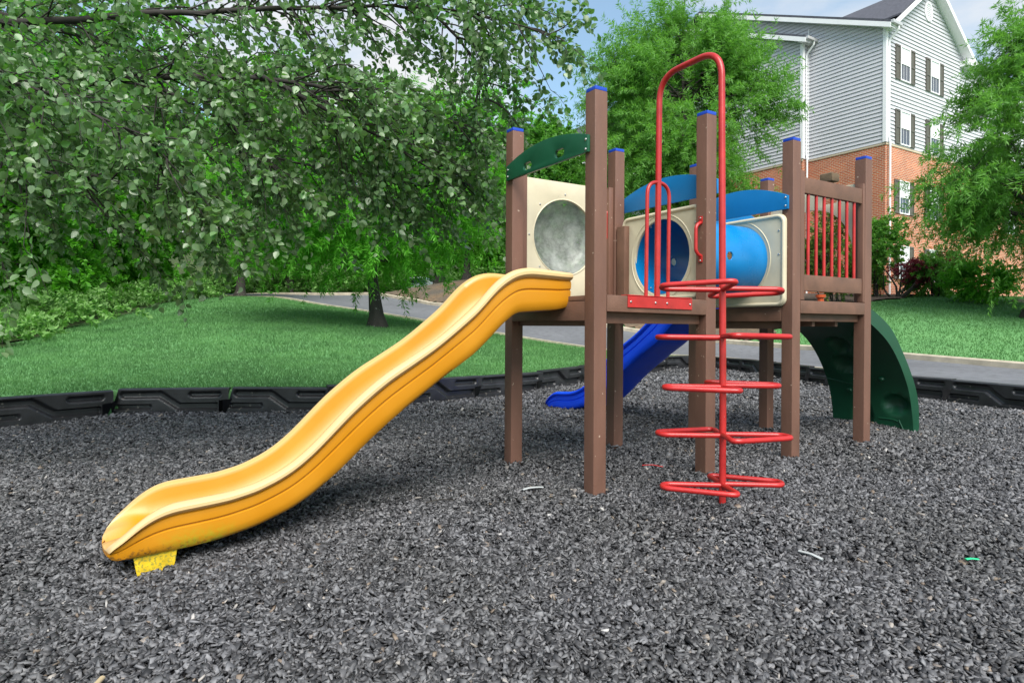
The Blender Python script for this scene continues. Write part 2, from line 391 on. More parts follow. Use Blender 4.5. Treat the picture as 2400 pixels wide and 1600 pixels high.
NEAR = [(10.5, 2.0, -0.03), (9.0, 6.0, 0.0), (7.6, 9.5, 0.08), (6.35, 12.5, 0.15), (5.1, 15.3, 0.24), (2.26, 19.6, 0.36), (-0.14, 21.5, 0.70), (-3.03, 22.2, 1.17), (-5.62, 24.0, 1.55), (-7.93, 26.0, 1.86), (-10.7, 28.7, 2.24), (-15.0, 31.0, 2.45), (-24, 34, 2.0)]
FAR = [(15.0, 4.5, 0.0), (13.0, 9.0, 0.05), (11.15, 13.9, 0.15), (9.91, 16.2, 0.25), (8.79, 19.4, 0.36), (7.34, 22.0, 0.49), (4.26, 24.5, 0.88), (0.3, 27.2, 1.45), (-3.81, 30.4, 1.97), (-5.85, 33.0, 2.39), (-8.2, 35.6, 2.73), (-14.0, 36.6, 2.73), (-24, 40, 2.2)]
CTRL = NEAR + FAR + [(-5.6, 7.25, .27), (-4.6, 7.95, .28), (-3, 8.1, .29), (-1.5, 8.7, .29), (-.2, 9.7, .29), (1.0, 11.4, .28), (2.5, 13.8, .28), (3.6, 15.2, .28),
    (5.5, 13, .17), (6.1, 10, .1), (7, 7.5, .05), (8, 4, -.02), (8.5, 0, -.05), (-8.42, 10.5, .55), (-10.0, 15, .98), (-11.75, 22, 1.77), (-11.5, 27, 2.2), (-12, 28, 2.17),
    (-3.42, 16, 1.01), (-6.5, 12, .66), (-16, 12, -.1), (-17, 20, .6), (-19, 28, 1.4), (-26, 45, 1.5), (-7.2, 5.2, .12), (-9, 7, .22), (-12, 5, -.1), (-10, 0, 0), (-12, -9, 0), (0, -9, -.1), (12, -9, -.1),
    (-3.4, 36, 3.5), (-1.8, 31.6, 2.75), (0, 35, 3.7), (2.5, 28.5, 2.3), (4.8, 31, 2.9), (6.5, 26.5, 1.75), (9.5, 24, 1.6), (11, 20, 1.2), (13.5, 24, 2.0), (17.0, 26, 2.35), (18.4, 23, 2.0), (16.3, 28, 2.43), (12, 29, 2.5),
    (22, 31, 2.45), (14, 40, 2.8), (25, 25, 2.1), (15.5, 17.5, .95), (20, 14, .8), (-7, 46, 2.6), (-14, 47, 2.6), (-3, 47, 3.2), (-60, 95, 14), (60, 95, 12), (0, 95, 13), (-30, 66, 8.5), (-62, 60, 8), (-3, 72, 8.5), (30, 75, 8), (-42, 48, 3.5), (-60, 30, 0), (60, 30, 2), (-60, -12, 0), (60, -12, 0), (5, 55, 3.2)]
_P = np.array(CTRL, float)
def _k(r2): return np.where(r2 > 1e-9, 0.5 * r2 * np.log(np.maximum(r2, 1e-9)), 0.0)
_n = len(_P); _A = np.zeros((_n + 3, _n + 3))
_d2 = ((_P[:, None, :2] - _P[None, :, :2]) ** 2).sum(-1)
_A[:_n, :_n] = _k(_d2) + np.eye(_n) * 0.3
_A[:_n, _n] = 1; _A[:_n, _n + 1:] = _P[:, :2]; _A[_n, :_n] = 1; _A[_n + 1:, :_n] = _P[:, :2].T
_wt = np.linalg.solve(_A, np.concatenate([_P[:, 2], np.zeros(3)]))
def ground_z(x, y):
    x = np.asarray(x, float); y = np.asarray(y, float); sh = x.shape
    x = x.ravel(); y = y.ravel()
    r2 = (x[:, None] - _P[None, :, 0]) ** 2 + (y[:, None] - _P[None, :, 1]) ** 2
    return (_k(r2) @ _wt[:_n] + _wt[_n] + _wt[_n + 1] * x + _wt[_n + 2] * y).reshape(sh)
def gz(x, y): return float(ground_z(np.array([x]), np.array([y]))[0])
def in_mulch(x, y): return inside(MPOLY, np.asarray(x), np.asarray(y))

xs = np.unique(np.concatenate([np.linspace(-70, -20, 21), np.arange(-20, -8, 0.4), np.arange(-8, 8, 0.12), np.arange(8, 26, 0.4), np.linspace(26, 70, 19)]))
ys = np.unique(np.concatenate([np.arange(-14, 4, 0.4), np.arange(4, 16.5, 0.12), np.arange(16.5, 50, 0.4), np.linspace(50, 120, 24)]))
gx, gy = np.meshgrid(xs, ys); gzv = ground_z(gx, gy)
ROADPOLY = [p[:2] for p in NEAR] + [p[:2] for p in reversed(FAR)]
near_m = in_mulch(gx, gy)
for k in range(12): near_m |= in_mulch(gx + 0.14 * math.cos(k * PI / 6), gy + 0.14 * math.sin(k * PI / 6))
gzv = np.where(near_m, -0.5, gzv)
# pull the sheet down under the road so that the asphalt lies on top
gzv = np.where(inside(ROADPOLY, gx, gy), gzv - 0.10, gzv)
nx, ny = len(xs), len(ys)
idx = np.arange(nx * ny).reshape(ny, nx)
F4 = np.stack([idx[:-1, :-1], idx[:-1, 1:], idx[1:, 1:], idx[1:, :-1]], -1).reshape(-1, 4)
o = np_obj('ground', np.stack([gx.ravel(), gy.ravel(), gzv.ravel()], -1), F4, M['lawn'], smooth=True); tag(o, kind='structure')

# mulch bed: a slightly lumpy sheet inside the border
mx, my = np.meshgrid(np.arange(-8, 8.01, 0.08), np.arange(-3.5, 15.0, 0.08))
def lump(x, y):
    return 0.012 * np.sin(2.1 * x + 1.3 * y) + 0.010 * np.sin(3.7 * x - 2.9 * y + 1) + 0.008 * np.sin(5.3 * y + 1.1 * x)
MOUND = [to_world(u + 0.05, v + 0.05) + (0.030, 0.16) for u in (0, DA, UB, UE) for v in (0, W)] + [to_world(0.53, -0.55) + (0.02, 0.18), to_world(4.1, 0.55) + (0.03, 0.4),
    to_world(-2.5, 0.5) + (-0.035, 0.42), to_world(-2.9, 0.5) + (-0.02, 0.4), to_world(-3.3, 0.55) + (0.03, 0.4), to_world(2.47, 3.9) + (-0.03, 0.4)]
def bed_z(x, y):
    x = np.asarray(x, float); y = np.asarray(y, float); m = 0.0
    for a, b, h, r in MOUND: m = m + h * np.exp(-((x - a) ** 2 + (y - b) ** 2) / (2 * r * r))
    return m - left_dip(x, y) + np.interp(y, [-4, 2.0, 2.8, 4.0, 6.0, 8.0, 12.0, 16.0], [-0.08, -0.075, -0.055, 0.0, 0.03, 0.05, 0.08, 0.10]) - 0.012 + lump(x, y)
mz = bed_z(mx, my)
idx = np.arange(mx.size).reshape(mx.shape)
F4 = np.stack([idx[:-1, :-1], idx[:-1, 1:], idx[1:, 1:], idx[1:, :-1]], -1).reshape(-1, 4)
ctr_in = inside(MPOLY, mx[:-1, :-1] + 0.04, my[:-1, :-1] + 0.04).ravel()
o = np_obj('mulch_bed', np.stack([mx.ravel(), my.ravel(), mz.ravel()], -1), F4[ctr_in], M['base'], smooth=True); tag(o, kind='structure')

# loose rubber chips
def chips(n, x, y, size, rng):
    """n flat angular shards lying every way on the bed"""
    L_ = size * rng.uniform(0.55, 1.5, n); Wd = L_ * rng.uniform(0.38, 0.95, n); T = size * rng.uniform(0.14, 0.42, n)
    base = np.array([[-.5, -.5, -.5], [.5, -.5, -.5], [.5, .5, -.5], [-.5, .5, -.5], [-.5, -.5, .5], [.5, -.5, .5], [.5, .5, .5], [-.5, .5, .5]])
    V = np.repeat(base[None], n, 0)
    V[:, :, :2] += rng.uniform(-0.22, 0.22, (n, 8, 2)) 
    V[:, 4:, 2] += rng.uniform(-0.3, 0.3, (n, 4))
    V[:, 0, :] = V[:, 0, :] * rng.uniform(0.4, 1, (n, 1)); V[:, 4, :] = V[:, 4, :] * rng.uniform(0.4, 1, (n, 1))
    V *= np.stack([L_, Wd, T], -1)[:, None, :]
    yaw = rng.uniform(0, 2 * PI, n); pit = rng.normal(0, 0.52, n); rol = rng.normal(0, 0.52, n)
    def rot(V, a, i, j):
        c, s = np.cos(a)[:, None], np.sin(a)[:, None]
        vi = V[:, :, i] * c - V[:, :, j] * s; vj = V[:, :, i] * s + V[:, :, j] * c
        V = V.copy(); V[:, :, i] = vi; V[:, :, j] = vj; return V
    V = rot(V, rol, 1, 2); V = rot(V, pit, 0, 2); V = rot(V, yaw, 0, 1)
    z = bed_z(x, y) + rng.uniform(0.0, 0.022, n) * (size / 0.03)
    V += np.stack([x, y, z], -1)[:, None, :]
    fb = np.array([[0, 3, 2, 1], [4, 5, 6, 7], [0, 1, 5, 4], [1, 2, 6, 5], [2, 3, 7, 6], [3, 0, 4, 7]])
    Fc = (np.arange(n)[:, None, None] * 8 + fb[None]).reshape(-1, 4)
    return V.reshape(-1, 3), Fc
def scatter(dens, y0, y1, size, rng):
    xm = min(8.0, 1.0 * y1 + 1.2)
    n = int(dens * 2 * xm * (y1 - y0)); x = rng.uniform(-xm, xm, n); y = rng.uniform(y0, y1, n)
    k = (np.abs(x) < 0.92 * y + 1.0) & inside(MPOLY, x, y); x, y = x[k], y[k]
    return chips(len(x), x, y, size, rng)
VV, FF, off = [], [], 0
for a in ((7000, 1.2, 3.0, 0.0225), (5200, 3.0, 4.6, 0.0235), (2900, 4.6, 7.0, 0.027), (1300, 7.0, 10.0, 0.035), (600, 10.0, 14.9, 0.047)):
    v_, f_ = scatter(*a, RNG); VV.append(v_); FF.append(f_ + off); off += len(v_)
o = np_obj('rubber_mulch', np.concatenate(VV), np.concatenate(FF), M['chip'])
tag(o, 'loose black and grey rubber mulch chips covering the play area', 'mulch', kind='stuff')

# sheets laid on the terrain
def sheet(name, poly, dz, step, mat, kind='structure'):
    px = [p[0] for p in poly]; py = [p[1] for p in poly]
    X, Y = np.meshgrid(np.arange(min(px), max(px) + step, step), np.arange(min(py), max(py) + step, step))
    idx = np.arange(X.size).reshape(X.shape)
    F4 = np.stack([idx[:-1, :-1], idx[:-1, 1:], idx[1:, 1:], idx[1:, :-1]], -1).reshape(-1, 4)
    k = inside(poly, X[:-1, :-1] + step / 2, Y[:-1, :-1] + step / 2).ravel()
    Z = ground_z(X, Y) + dz + 0.02 * np.sin(3 * X) * np.sin(2.3 * Y)
    o = np_obj(name, np.stack([X.ravel(), Y.ravel(), Z.ravel()], -1), F4[k], mat, smooth=True)
    return tag(o, kind=kind)
def dense(path, step=0.4):
    P = np.array(path, float); d = np.concatenate([[0], np.cumsum(np.hypot(*np.diff(P[:, :2], axis=0).T))])
    t = np.arange(0, d[-1], step)
    Q = np.stack([np.interp(t, d, P[:, i]) for i in range(2)], -1)
    for _ in range(6):
        Q[1:-1] = 0.25 * Q[:-2] + 0.5 * Q[1:-1] + 0.25 * Q[2:]
    return Q
# road as a strip between its two edges
nd = dense(NEAR, 0.35); fd = dense(FAR, 0.35)
K = 140
def resample(Q, K):
    d = np.concatenate([[0], np.cumsum(np.hypot(*np.diff(Q, axis=0).T))])
    t = np.linspace(0, d[-1], K); return np.stack([np.interp(t, d, Q[:, i]) for i in range(2)], -1)
na, fa = resample(nd, K), resample(fd, K)
R_ = [na * (1 - t) + fa * t for t in np.linspace(0, 1, 9)]
RV = np.concatenate([np.concatenate([q, (ground_z(q[:, 0], q[:, 1]) + 0.012 * (1 - (2 * i / 8 - 1) ** 2))[:, None]], 1) for i, q in enumerate(R_)])
idx = np.arange(9 * K).reshape(9, K)
RF = np.stack([idx[:-1, :-1], idx[:-1, 1:], idx[1:, 1:], idx[1:, :-1]], -1).reshape(-1, 4)
o = np_obj('road', RV, RF[:, ::-1], M['asphalt'], smooth=True); tag(o, kind='structure')
def kerb(name, Q, side, h=0.15, wd=0.17, lip=0.0):
    bm = bmesh.new(); prev = None
    for i in range(len(Q)):
        a = Q[max(0, i - 1)]; b = Q[min(len(Q) - 1, i + 1)]; d = (b - a) / (np.hypot(*(b - a)) + 1e-9)
        nrm = np.array([d[1], -d[0]]) * side
        z = gz(*Q[i])
        prof = [(-0.0, -0.15), (0.0, h - 0.03), (0.03, h), (wd, h), (wd, -0.15)]
        ring = [bm.verts.new((Q[i][0] + nrm[0] * p, Q[i][1] + nrm[1] * p, z + q)) for p, q in prof]
        if prev:
            for k in range(4): bm.faces.new((prev[k], prev[k + 1], ring[k + 1], ring[k]))
        prev = ring
    bmesh.ops.recalc_face_normals(bm, faces=bm.faces[:])
    return obj(name, bm, M['kerb'], None, 40)
tag(kerb('kerb', resample(fd, 150), 1), kind='structure')
tag(kerb('kerb', resample(nd, 150)[30:], -1, 0.09, 0.14), kind='structure')
# banks, beds and forest floor
sheet('pine_straw_bank', [(8.3, 21.2), (7.55, 22.3), (4.4, 24.85), (0.45, 27.5), (-3.6, 30.7), (-5.6, 33.2), (-7.5, 35.4), (-5, 39), (0, 41), (6, 36), (11.5, 28), (11.8, 24.5), (10.0, 22.3)], 0.05, 0.35, M['straw'])
sheet('planting_bed', [(9.8, 23.2), (11.5, 23.6), (13.4, 23.9), (15.0, 24.6), (15.9, 25.6), (17.4, 26.4), (19.5, 26.6), (24, 28), (20, 31), (16, 28.6), (13, 33), (9, 32)], 0.06, 0.3, M['bed'])
sheet('forest_floor', [(-8.7, 10.3), (-10.3, 15), (-12.05, 22), (-12.2, 27), (-13.2, 29.2), (-17, 31), (-30, 36), (-45, 40), (-45, 4), (-13, 5)], 0.04, 0.6, M['floor'])
sheet('forest_floor', [(-40, 42), (-24, 41), (-14, 37.6), (-9, 37), (-7.2, 38.5), (-3, 43), (8, 42), (14, 60), (14, 90), (-60, 90), (-60, 60)], 0.04, 0.8, M['floor'])

# grass blades
def blades(n, x, y, h, w_, rng):
    z = ground_z(x, y); a = rng.uniform(0, 2 * PI, n); hh = h * rng.uniform(0.5, 1.2, n); lean = rng.normal(0, 0.35, (n, 2)) * hh[:, None]
    dx, dy = np.cos(a) * w_, np.sin(a) * w_
    V = np.stack([np.stack([x - dx, y - dy, z - 0.01], -1), np.stack([x + dx, y + dy, z - 0.01], -1), np.stack([x + lean[:, 0], y + lean[:, 1], z + hh], -1)], 1)
    return V.reshape(-1, 3), np.arange(3 * n).reshape(-1, 3)
GP = [(-9.5, 6.2), (-5.6, 6.9), (-4.7, 7.52), (-3.4, 7.72), (-2.1, 7.72), (-1.3, 8.15), (-0.45, 9.0), (0.4, 9.9), (1.2, 11.1), (2.6, 13.3), (3.4, 14.3), (4.3, 15.0), (4.8, 15.5), (2.2, 19.3), (-0.2, 21.2), (-3.1, 21.9), (-5.7, 23.7), (-8.0, 25.7), (-10.8, 28.3), (-12.1, 27.5), (-12.0, 22), (-10.3, 15), (-8.8, 10.5)]
GR = [(11.4, 14.2), (10.15, 16.4), (9.05, 19.6), (7.9, 21.6), (9.7, 23), (11.5, 23.4), (13.4, 23.7), (15.0, 24.4), (15.9, 25.4), (17.4, 26.2), (20, 26.0), (24, 20), (18, 12), (13.4, 9.5)]
VV, FF, off = [], [], 0
for poly, y0, y1, dens, h in ((GP, 6, 11, 1500, 0.042), (GP, 11, 17, 700, 0.06), (GP, 17, 29, 300, 0.065), (GR, 9, 27, 330, 0.065)):
    xa = min(p[0] for p in poly); xb = max(p[0] for p in poly); n = int(dens * (xb - xa) * (y1 - y0))
    x = RNG.uniform(xa, xb, n); y = RNG.uniform(y0, y1, n); k = inside(poly, x, y); x, y = x[k], y[k]
    v_, f_ = blades(len(x), x, y, h, 0.004 + 0.0006 * (y0 + y1) / 2, RNG); VV.append(v_); FF.append(f_ + off); off += len(v_)
o = np_obj('grass', np.concatenate(VV), np.concatenate(FF), M['grass'])
tag(o, 'short mown green lawn grass behind the black border and beyond the road', 'grass', kind='stuff')

# ------------------------------------------------------------------ border timbers
def border_mesh(Lg):
    """interlocking plastic border: S-shaped channel and two slots pressed into the face, tongue low on the left"""
    nx_, nz_ = 110, 40; H0 = -0.14; H1 = 0.275
    def depth(x, z):
        def cap(x, z, xa, xb, zc, r):
            dx = max(xa - x, 0, x - xb); d = math.hypot(dx, z - zc); return d - r
        pl = [(0.05 * Lg, 0.203), (0.37 * Lg, 0.203), (0.54 * Lg, 0.062), (0.95 * Lg, 0.062)]; d = 9.0
        for (xa, za), (xb, zb_) in zip(pl, pl[1:]):
            ex, ez = xb - xa, zb_ - za; q = min(1, max(0, ((x - xa) * ex + (z - za) * ez) / (ex * ex + ez * ez)))
            d = min(d, math.hypot(x - xa - q * ex, z - za - q * ez) - 0.034)
        d = min(d, cap(x, z, 0.66 * Lg, 0.90 * Lg, 0.203, 0.024), cap(x, z, 0.05 * Lg, 0.27 * Lg, 0.062, 0.024))
        return 0.042 * (1 - min(1, max(0, (d + 0.006) / 0.018)))
    bm = bmesh.new(); G = {}
    for i in range(nx_ + 1):
        for j in range(nz_ + 1):
            x = Lg * i / nx_; z = H0 + (H1 - H0) * j / nz_
            edge = 0.012 if j >= nz_ - 0 else 0.0
            sh = -0.10 * max(0.0, 1 - x / 0.14, 1 - (Lg - x) / 0.14) if z < 0.13 else 0.0
            G[i, j] = bm.verts.new((x + sh + (0.012 if sh == 0 else 0.0), depth(x, z) + edge - 0.02 * max(0, (0.13 - z)), z))
    for i in range(nx_):
        for j in range(nz_):
            bm.faces.new((G[i, j], G[i + 1, j], G[i + 1, j + 1], G[i, j + 1]))
    B = {}
    for i in range(nx_ + 1):
        for j in (0, nz_):
            B[i, j] = bm.verts.new((G[i, j].co.x, 0.10, G[i, j].co.z + (0.004 if j else 0)))
    for i in range(nx_):
        bm.faces.new((G[i, nz_], G[i + 1, nz_], B[i + 1, nz_], B[i, nz_]))
        bm.faces.new((B[i, nz_], B[i + 1, nz_], B[i + 1, 0], B[i, 0]))
    for i in (0, nx_):
        bm.faces.new([G[i, j] for j in range(nz_ + 1)] + [B[i, nz_], B[i, 0]])
    bmesh.ops.recalc_face_normals(bm, faces=bm.faces[:])
    return bm
BLAB = ['black plastic border timber just left of the leftmost visible one, at the mulch edge',
 'black border timber at the left edge of the photo, turned towards the camera',
 'black border timber second from the left, a grass gap on its left end',
 'black border timber left of the yellow slide, its right end behind the slide',
 'black border timber hidden behind the middle of the yellow slide',
 'black border timber just right of the yellow slide, its left end behind it',
 'grey lit border timber directly left of and behind the leftmost brown post',
 'border timber between the two left brown posts, under the road edge',
 'border timber behind the tallest front brown post',
 'border timber mostly behind the upper half of the blue slide',
 'border timber just right under the blue slide with its S groove showing',
 'border timber at the far back corner behind the red climber post',
 'border timber right after the far back corner, running towards the camera',
 'border timber behind the red climber, second from the far corner on the right side',
 'border timber seen between the two posts left of the railing',
 'border timber seen under the railed deck behind the green climbing wall',
 'border timber just right of the green climbing wall',
 'border timber at the right edge of the photo along the road',
 'border timber beyond the right edge of the photo along the road']
def build_border():
    me = None
    for i, ((ax, ay), (bx, by)) in enumerate(BORDER):
        Lg = math.hypot(bx - ax, by - ay)
        if me is None:
            o = obj('border_timber', border_mesh(1.22), M['timber'], None, 45); me = o
        else:
            o = me.copy(); COL.objects.link(o)
        ang = math.atan2(by - ay, bx - ax)
        my_ = (ay + by) / 2
        o.location = (ax, ay, mulch_z(my_, (ax + bx) / 2) + 0.015 + 0.006 * ((i * 7) % 3 - 1))
        o.rotation_euler = (0.0, -0.004 * ((i * 5) % 3 - 1), ang); o.scale = (Lg / 1.22, 1, 1)
        tag(o, BLAB[i], 'border', 'black border timbers round the mulch')
build_border()

# ------------------------------------------------------------------ the playset
PLAY = empty('playground_playset', (OX, OY, 0.0), YAW)
tag(PLAY, 'brown post playset with yellow slide, blue tunnel, red climber and green climbing wall', 'playset')
H = 2.48
POSTS = [('P2', 0, 0, 2.485, 0.0, 0.0), ('P1', 0, W, 2.48, 0.003, 0.0), ('P4', DA, 0, 2.513, 0.0, 0.0), ('P3', DA, W, 2.475, 0.004, 0), ('P7', UB, 0, 2.482, 0.002, 0), ('P5', UB, W, 2.48, 0.0, 0), ('P8', UE, 0, 2.48, 0.008, -0.002), ('P6', UE, W, 2.478, 0.002, 0)]
for nm, u, v, h, lu, lv in POSTS:
    bm = bmesh.new(); box(bm, u, u + PS, v, v + PS, -0.35, h, 0.007, 3)
    for k in bm.verts:
        t = k.co.z / h; k.co.x += lu * (t - 0.5) * 1.6; k.co.y += lv * (t - 0.5) * 1.6
    p = obj('post', bm, M['post'], PLAY, 35)
    du, dv = lu * 0.8, lv * 0.8
    bm = bmesh.new(); box(bm, u + 0.003 + du, u + PS - 0.003 + du, v + 0.003 + dv, v + PS - 0.003 + dv, h + 0.001, h + 0.024, 0.003, 2)
    cap = obj('post_cap', bm, M['capblue'], p, 35)
    bm = bmesh.new(); box(bm, u + 0.032 + du, u + 0.07 + du, v + 0.034 + dv, v + 0.064 + dv, h + 0.024, h + 0.034, 0.002, 2)
    obj('cap_tab', bm, M['deck'], cap, 35)

# decks: planks, rim beams and joists
def deck(u0, u1, zt):
    bm = bmesh.new(); n = 8; y0, y1 = 0.052, W + PS - 0.052
    for k in range(n):
        a = y0 + (y1 - y0) * k / n; b = y0 + (y1 - y0) * (k + 1) / n - 0.006
        box(bm, u0 + PS + 0.003, u1 - 0.003, a, b, zt - 0.035, zt - 0.002, 0.003, 1)
    return obj('deck', bm, M['deck'], PLAY, 35)
deck(0, DA, 1.235); deck(UB, UE, 1.25)
def beam(a, bev=0.005, mat='beam', parent=None, name='deck_beam'):
    return obj(name, BX(*a, bev=bev), M[mat], parent or PLAY, 35)
# tower A
b = beam((PS + 0.001, DA - 0.001, -0.001, 0.045, 1.13, 1.233)); b.rotation_euler = (0, 0.012, 0); b.location = (-0.0135, 0, 0.007)
beam((PS + 0.002, DA - 0.002, 0.058, 0.098, 1.062, 1.145))
beam((0.004, 0.048, PS + 0.001, W - 0.001, 1.205, 1.236), 0.003)
beam((0.001, 0.046, PS + 0.001, W - 0.001, 1.078, 1.201))
beam((0.058, 0.098, PS + 0.004, W - 0.004, 1.045, 1.16))
beam((DA + 0.05, DA + 0.096, PS + 0.001, W - 0.001, 1.09, 1.19))
beam((PS + 0.002, DA - 0.002, W + 0.045, W + 0.09, 1.09, 1.2))
beam((0.30, 0.34, 0.1, W - 0.02, 1.07, 1.19)); beam((0.66, 0.70, 0.1, W - 0.02, 1.07, 1.19))
# tower B
beam((UB + PS + 0.001, UE - 0.001, -0.001, 0.045, 1.152, 1.252))
beam((UB + PS + 0.002, UE - 0.002, 0.058, 0.098, 1.09, 1.16))
beam((UB + 0.001, UB + 0.046, PS + 0.001, W - 0.001, 1.09, 1.20))
beam((UB + 0.055, UB + 0.095, PS + 0.004, W - 0.004, 1.03, 1.10))
beam((UE + 0.05, UE + 0.096, PS + 0.001, W - 0.001, 1.10, 1.2))
beam((UB + PS + 0.002, UE - 0.002, W + 0.045, W + 0.09, 1.09, 1.2))
beam((UB + 0.40, UB + 0.44, 0.1, W - 0.02, 1.05, 1.2)); beam((UB + 0.72, UB + 0.76, 0.1, W - 0.02, 1.05, 1.2))

# arched header boards
def arch_outline(a0, a1, z0, hend, hmid, n=40):
    P = [(a0, z0), (a1, z0)]
    for k in range(n + 1):
        t = k / n; a = a1 + (a0 - a1) * t; s = 2 * t - 1
        P.append((a, z0 + hend + (hmid - hend) * (1 - s * s)))
    return P
def arch(a0, a1, z0, hend, hmid, place, mat, holes=(), bolts=(), axis=(-1, 0, 0)):
    bm = plate(arch_outline(a0, a1, z0, hend, hmid), list(holes), 0.02, place, 0.003)
    p = obj('arch_board', bm, mat, PLAY, 35)
    for q in bolts: bolt('bolt', q, axis, p)
    return p
onU = lambda u: (lambda a, b, c: Vector((u - c, a, b)))       # panel across the structure, thickness towards -u
p = arch(0.046, 1.006, 2.112, 0.105, 0.185, onU(-0.001), M['green'], [oval(0.341, 2.168, 0.052, 0.026), oval(0.722, 2.166, 0.052, 0.026)],
     [(-0.022, 0.066, 2.19), (-0.022, 0.066, 2.13), (-0.022, 0.985, 2.19), (-0.022, 0.985, 2.14)])
p['label'] = 'dark green arched board with two oval holes'
p = arch(-0.0, W + 0.05, 1.975, 0.10, 0.205, onU(DA + PS + 0.024), M['blue']); p['label'] = 'blue arched board between the middle posts'
p = arch(0.032, W + 0.06, 1.955, 0.105, 0.215, onU(UB - 0.001), M['blue'], (), [(UB - 0.022, 0.052, 2.045), (UB - 0.022, 0.052, 1.98)]); p['label'] = 'blue arched board bolted over the far tunnel panel'
p = arch(UB + 0.03, UE + 0.06, 1.965, 0.105, 0.215, lambda a, b, c: Vector((a, W + PS + 0.002 + c, b)), M['blue']); p['label'] = 'blue arched board over the blue slide'

# bubble window panel on the far side of tower A
PB = PLAY
bm = plate([(0.152, 1.265), (0.935, 1.265), (0.935, 2.165), (0.152, 2.165)], [circ(0.512, 1.735, 0.292, 72)], 0.022, lambda a, b, c: Vector((a, W + 0.045 + c, b)), 0.003)
pan = obj('bubble_panel', bm, M['beige'], PLAY, 35); pan['label'] = 'beige panel with a round hazy bubble window'
obj('panel_strip', BX(0.102, 0.150, W + 0.03, W + 0.08, 1.24, 2.175, bev=0.004), M['post'], pan, 35)
obj('panel_strip', BX(0.937, 0.983, W + 0.02, W + 0.08, 1.24, 2.175, bev=0.004), M['post'], pan, 35)
bm = bmesh.new(); nr, na_ = 16, 64; Rr = 0.292; bul = 0.15; ring0 = None
for i in range(nr + 1):
    t = i / nr; r = Rr * t
    d = bul * math.sqrt(max(0, 1 - t * t))
    ring = [bm.verts.new((0.512 + r * math.cos(2 * PI * k / na_), W + 0.066 + d, 1.735 + r * math.sin(2 * PI * k / na_))) for k in range(na_)] if i else [bm.verts.new((0.512, W + 0.066 + d, 1.735))]
    if i == 1:
        for k in range(na_): bm.faces.new((ring0[0], ring[k], ring[(k + 1) % na_]))
    elif i > 1:
        for k in range(na_): bm.faces.new((ring0[k], ring[k], ring[(k + 1) % na_], ring0[(k + 1) % na_]))
    ring0 = ring
obj('bubble_window', bm, M['bubble'], pan, 80)
bm = bmesh.new(); tube(bm, [(0.512 + 0.296 * math.cos(2 * PI * k / 64), W + 0.047, 1.735 + 0.296 * math.sin(2 * PI * k / 64)) for k in range(64)], 0.006, 8, True)
obj('window_ring', bm, M['beige'], pan, 60)
for a in range(8):
    t = 2 * PI * a / 8 + PI / 8 + 0.39
    bolt('bolt', (0.512 + 0.335 * math.cos(t), W + 0.044, 1.735 + 0.335 * math.sin(t)), (0, -1, 0), pan, 0.008)

# tunnel: two moulded panels and a tube with round peep holes
def tunnel_panel(u, z0, z1, cz, v0, v1, rim):
    bm = plate(rrect(v0, v1, z0, z1, 0.06, 8), [circ(0.495, cz, 0.283, 72)], 0.028, onU(u), 0.010)
    pn = obj('tunnel_panel', bm, M['beige'], PLAY, 35)
    # raised rolled rim along the edge and a shallow ring round the hole
    c = rrect(v0 + 0.016, v1 - 0.016, z0 + 0.016, z1 - 0.016, 0.055, 8)
    bm = bmesh.new(); tube(bm, [(u - 0.026, a, b) for a, b in c], 0.016, 10, True); obj('panel_rim', bm, M['beige'], pn, 60)
    bm = bmesh.new(); tube(bm, [(u - 0.027, a, b) for a, b in circ(0.495, cz, 0.318, 64)], 0.006, 8, True); obj('hole_ring', bm, M['beige'], pn, 60)
    for a, b in ((v0 + 0.055, z0 + 0.1), (v0 + 0.055, cz + 0.02), (v0 + 0.055, z1 - 0.13), (v1 - 0.055, z0 + 0.1), (v1 - 0.055, z1 - 0.13)):
        bolt('bolt', (u - 0.029, a, b), (-1, 0, 0), pn, 0.009)
    return pn
p1 = tunnel_panel(DA + 0.085, 1.245, 1.918, 1.572, 0.100, 0.925, True); p1['label'] = 'beige tunnel panel nearer the yellow slide'
p2 = tunnel_panel(UB - 0.002, 1.205, 1.925, 1.59, 0.046, 1.0, True); p2['label'] = 'beige tunnel panel at the far end of the tube'
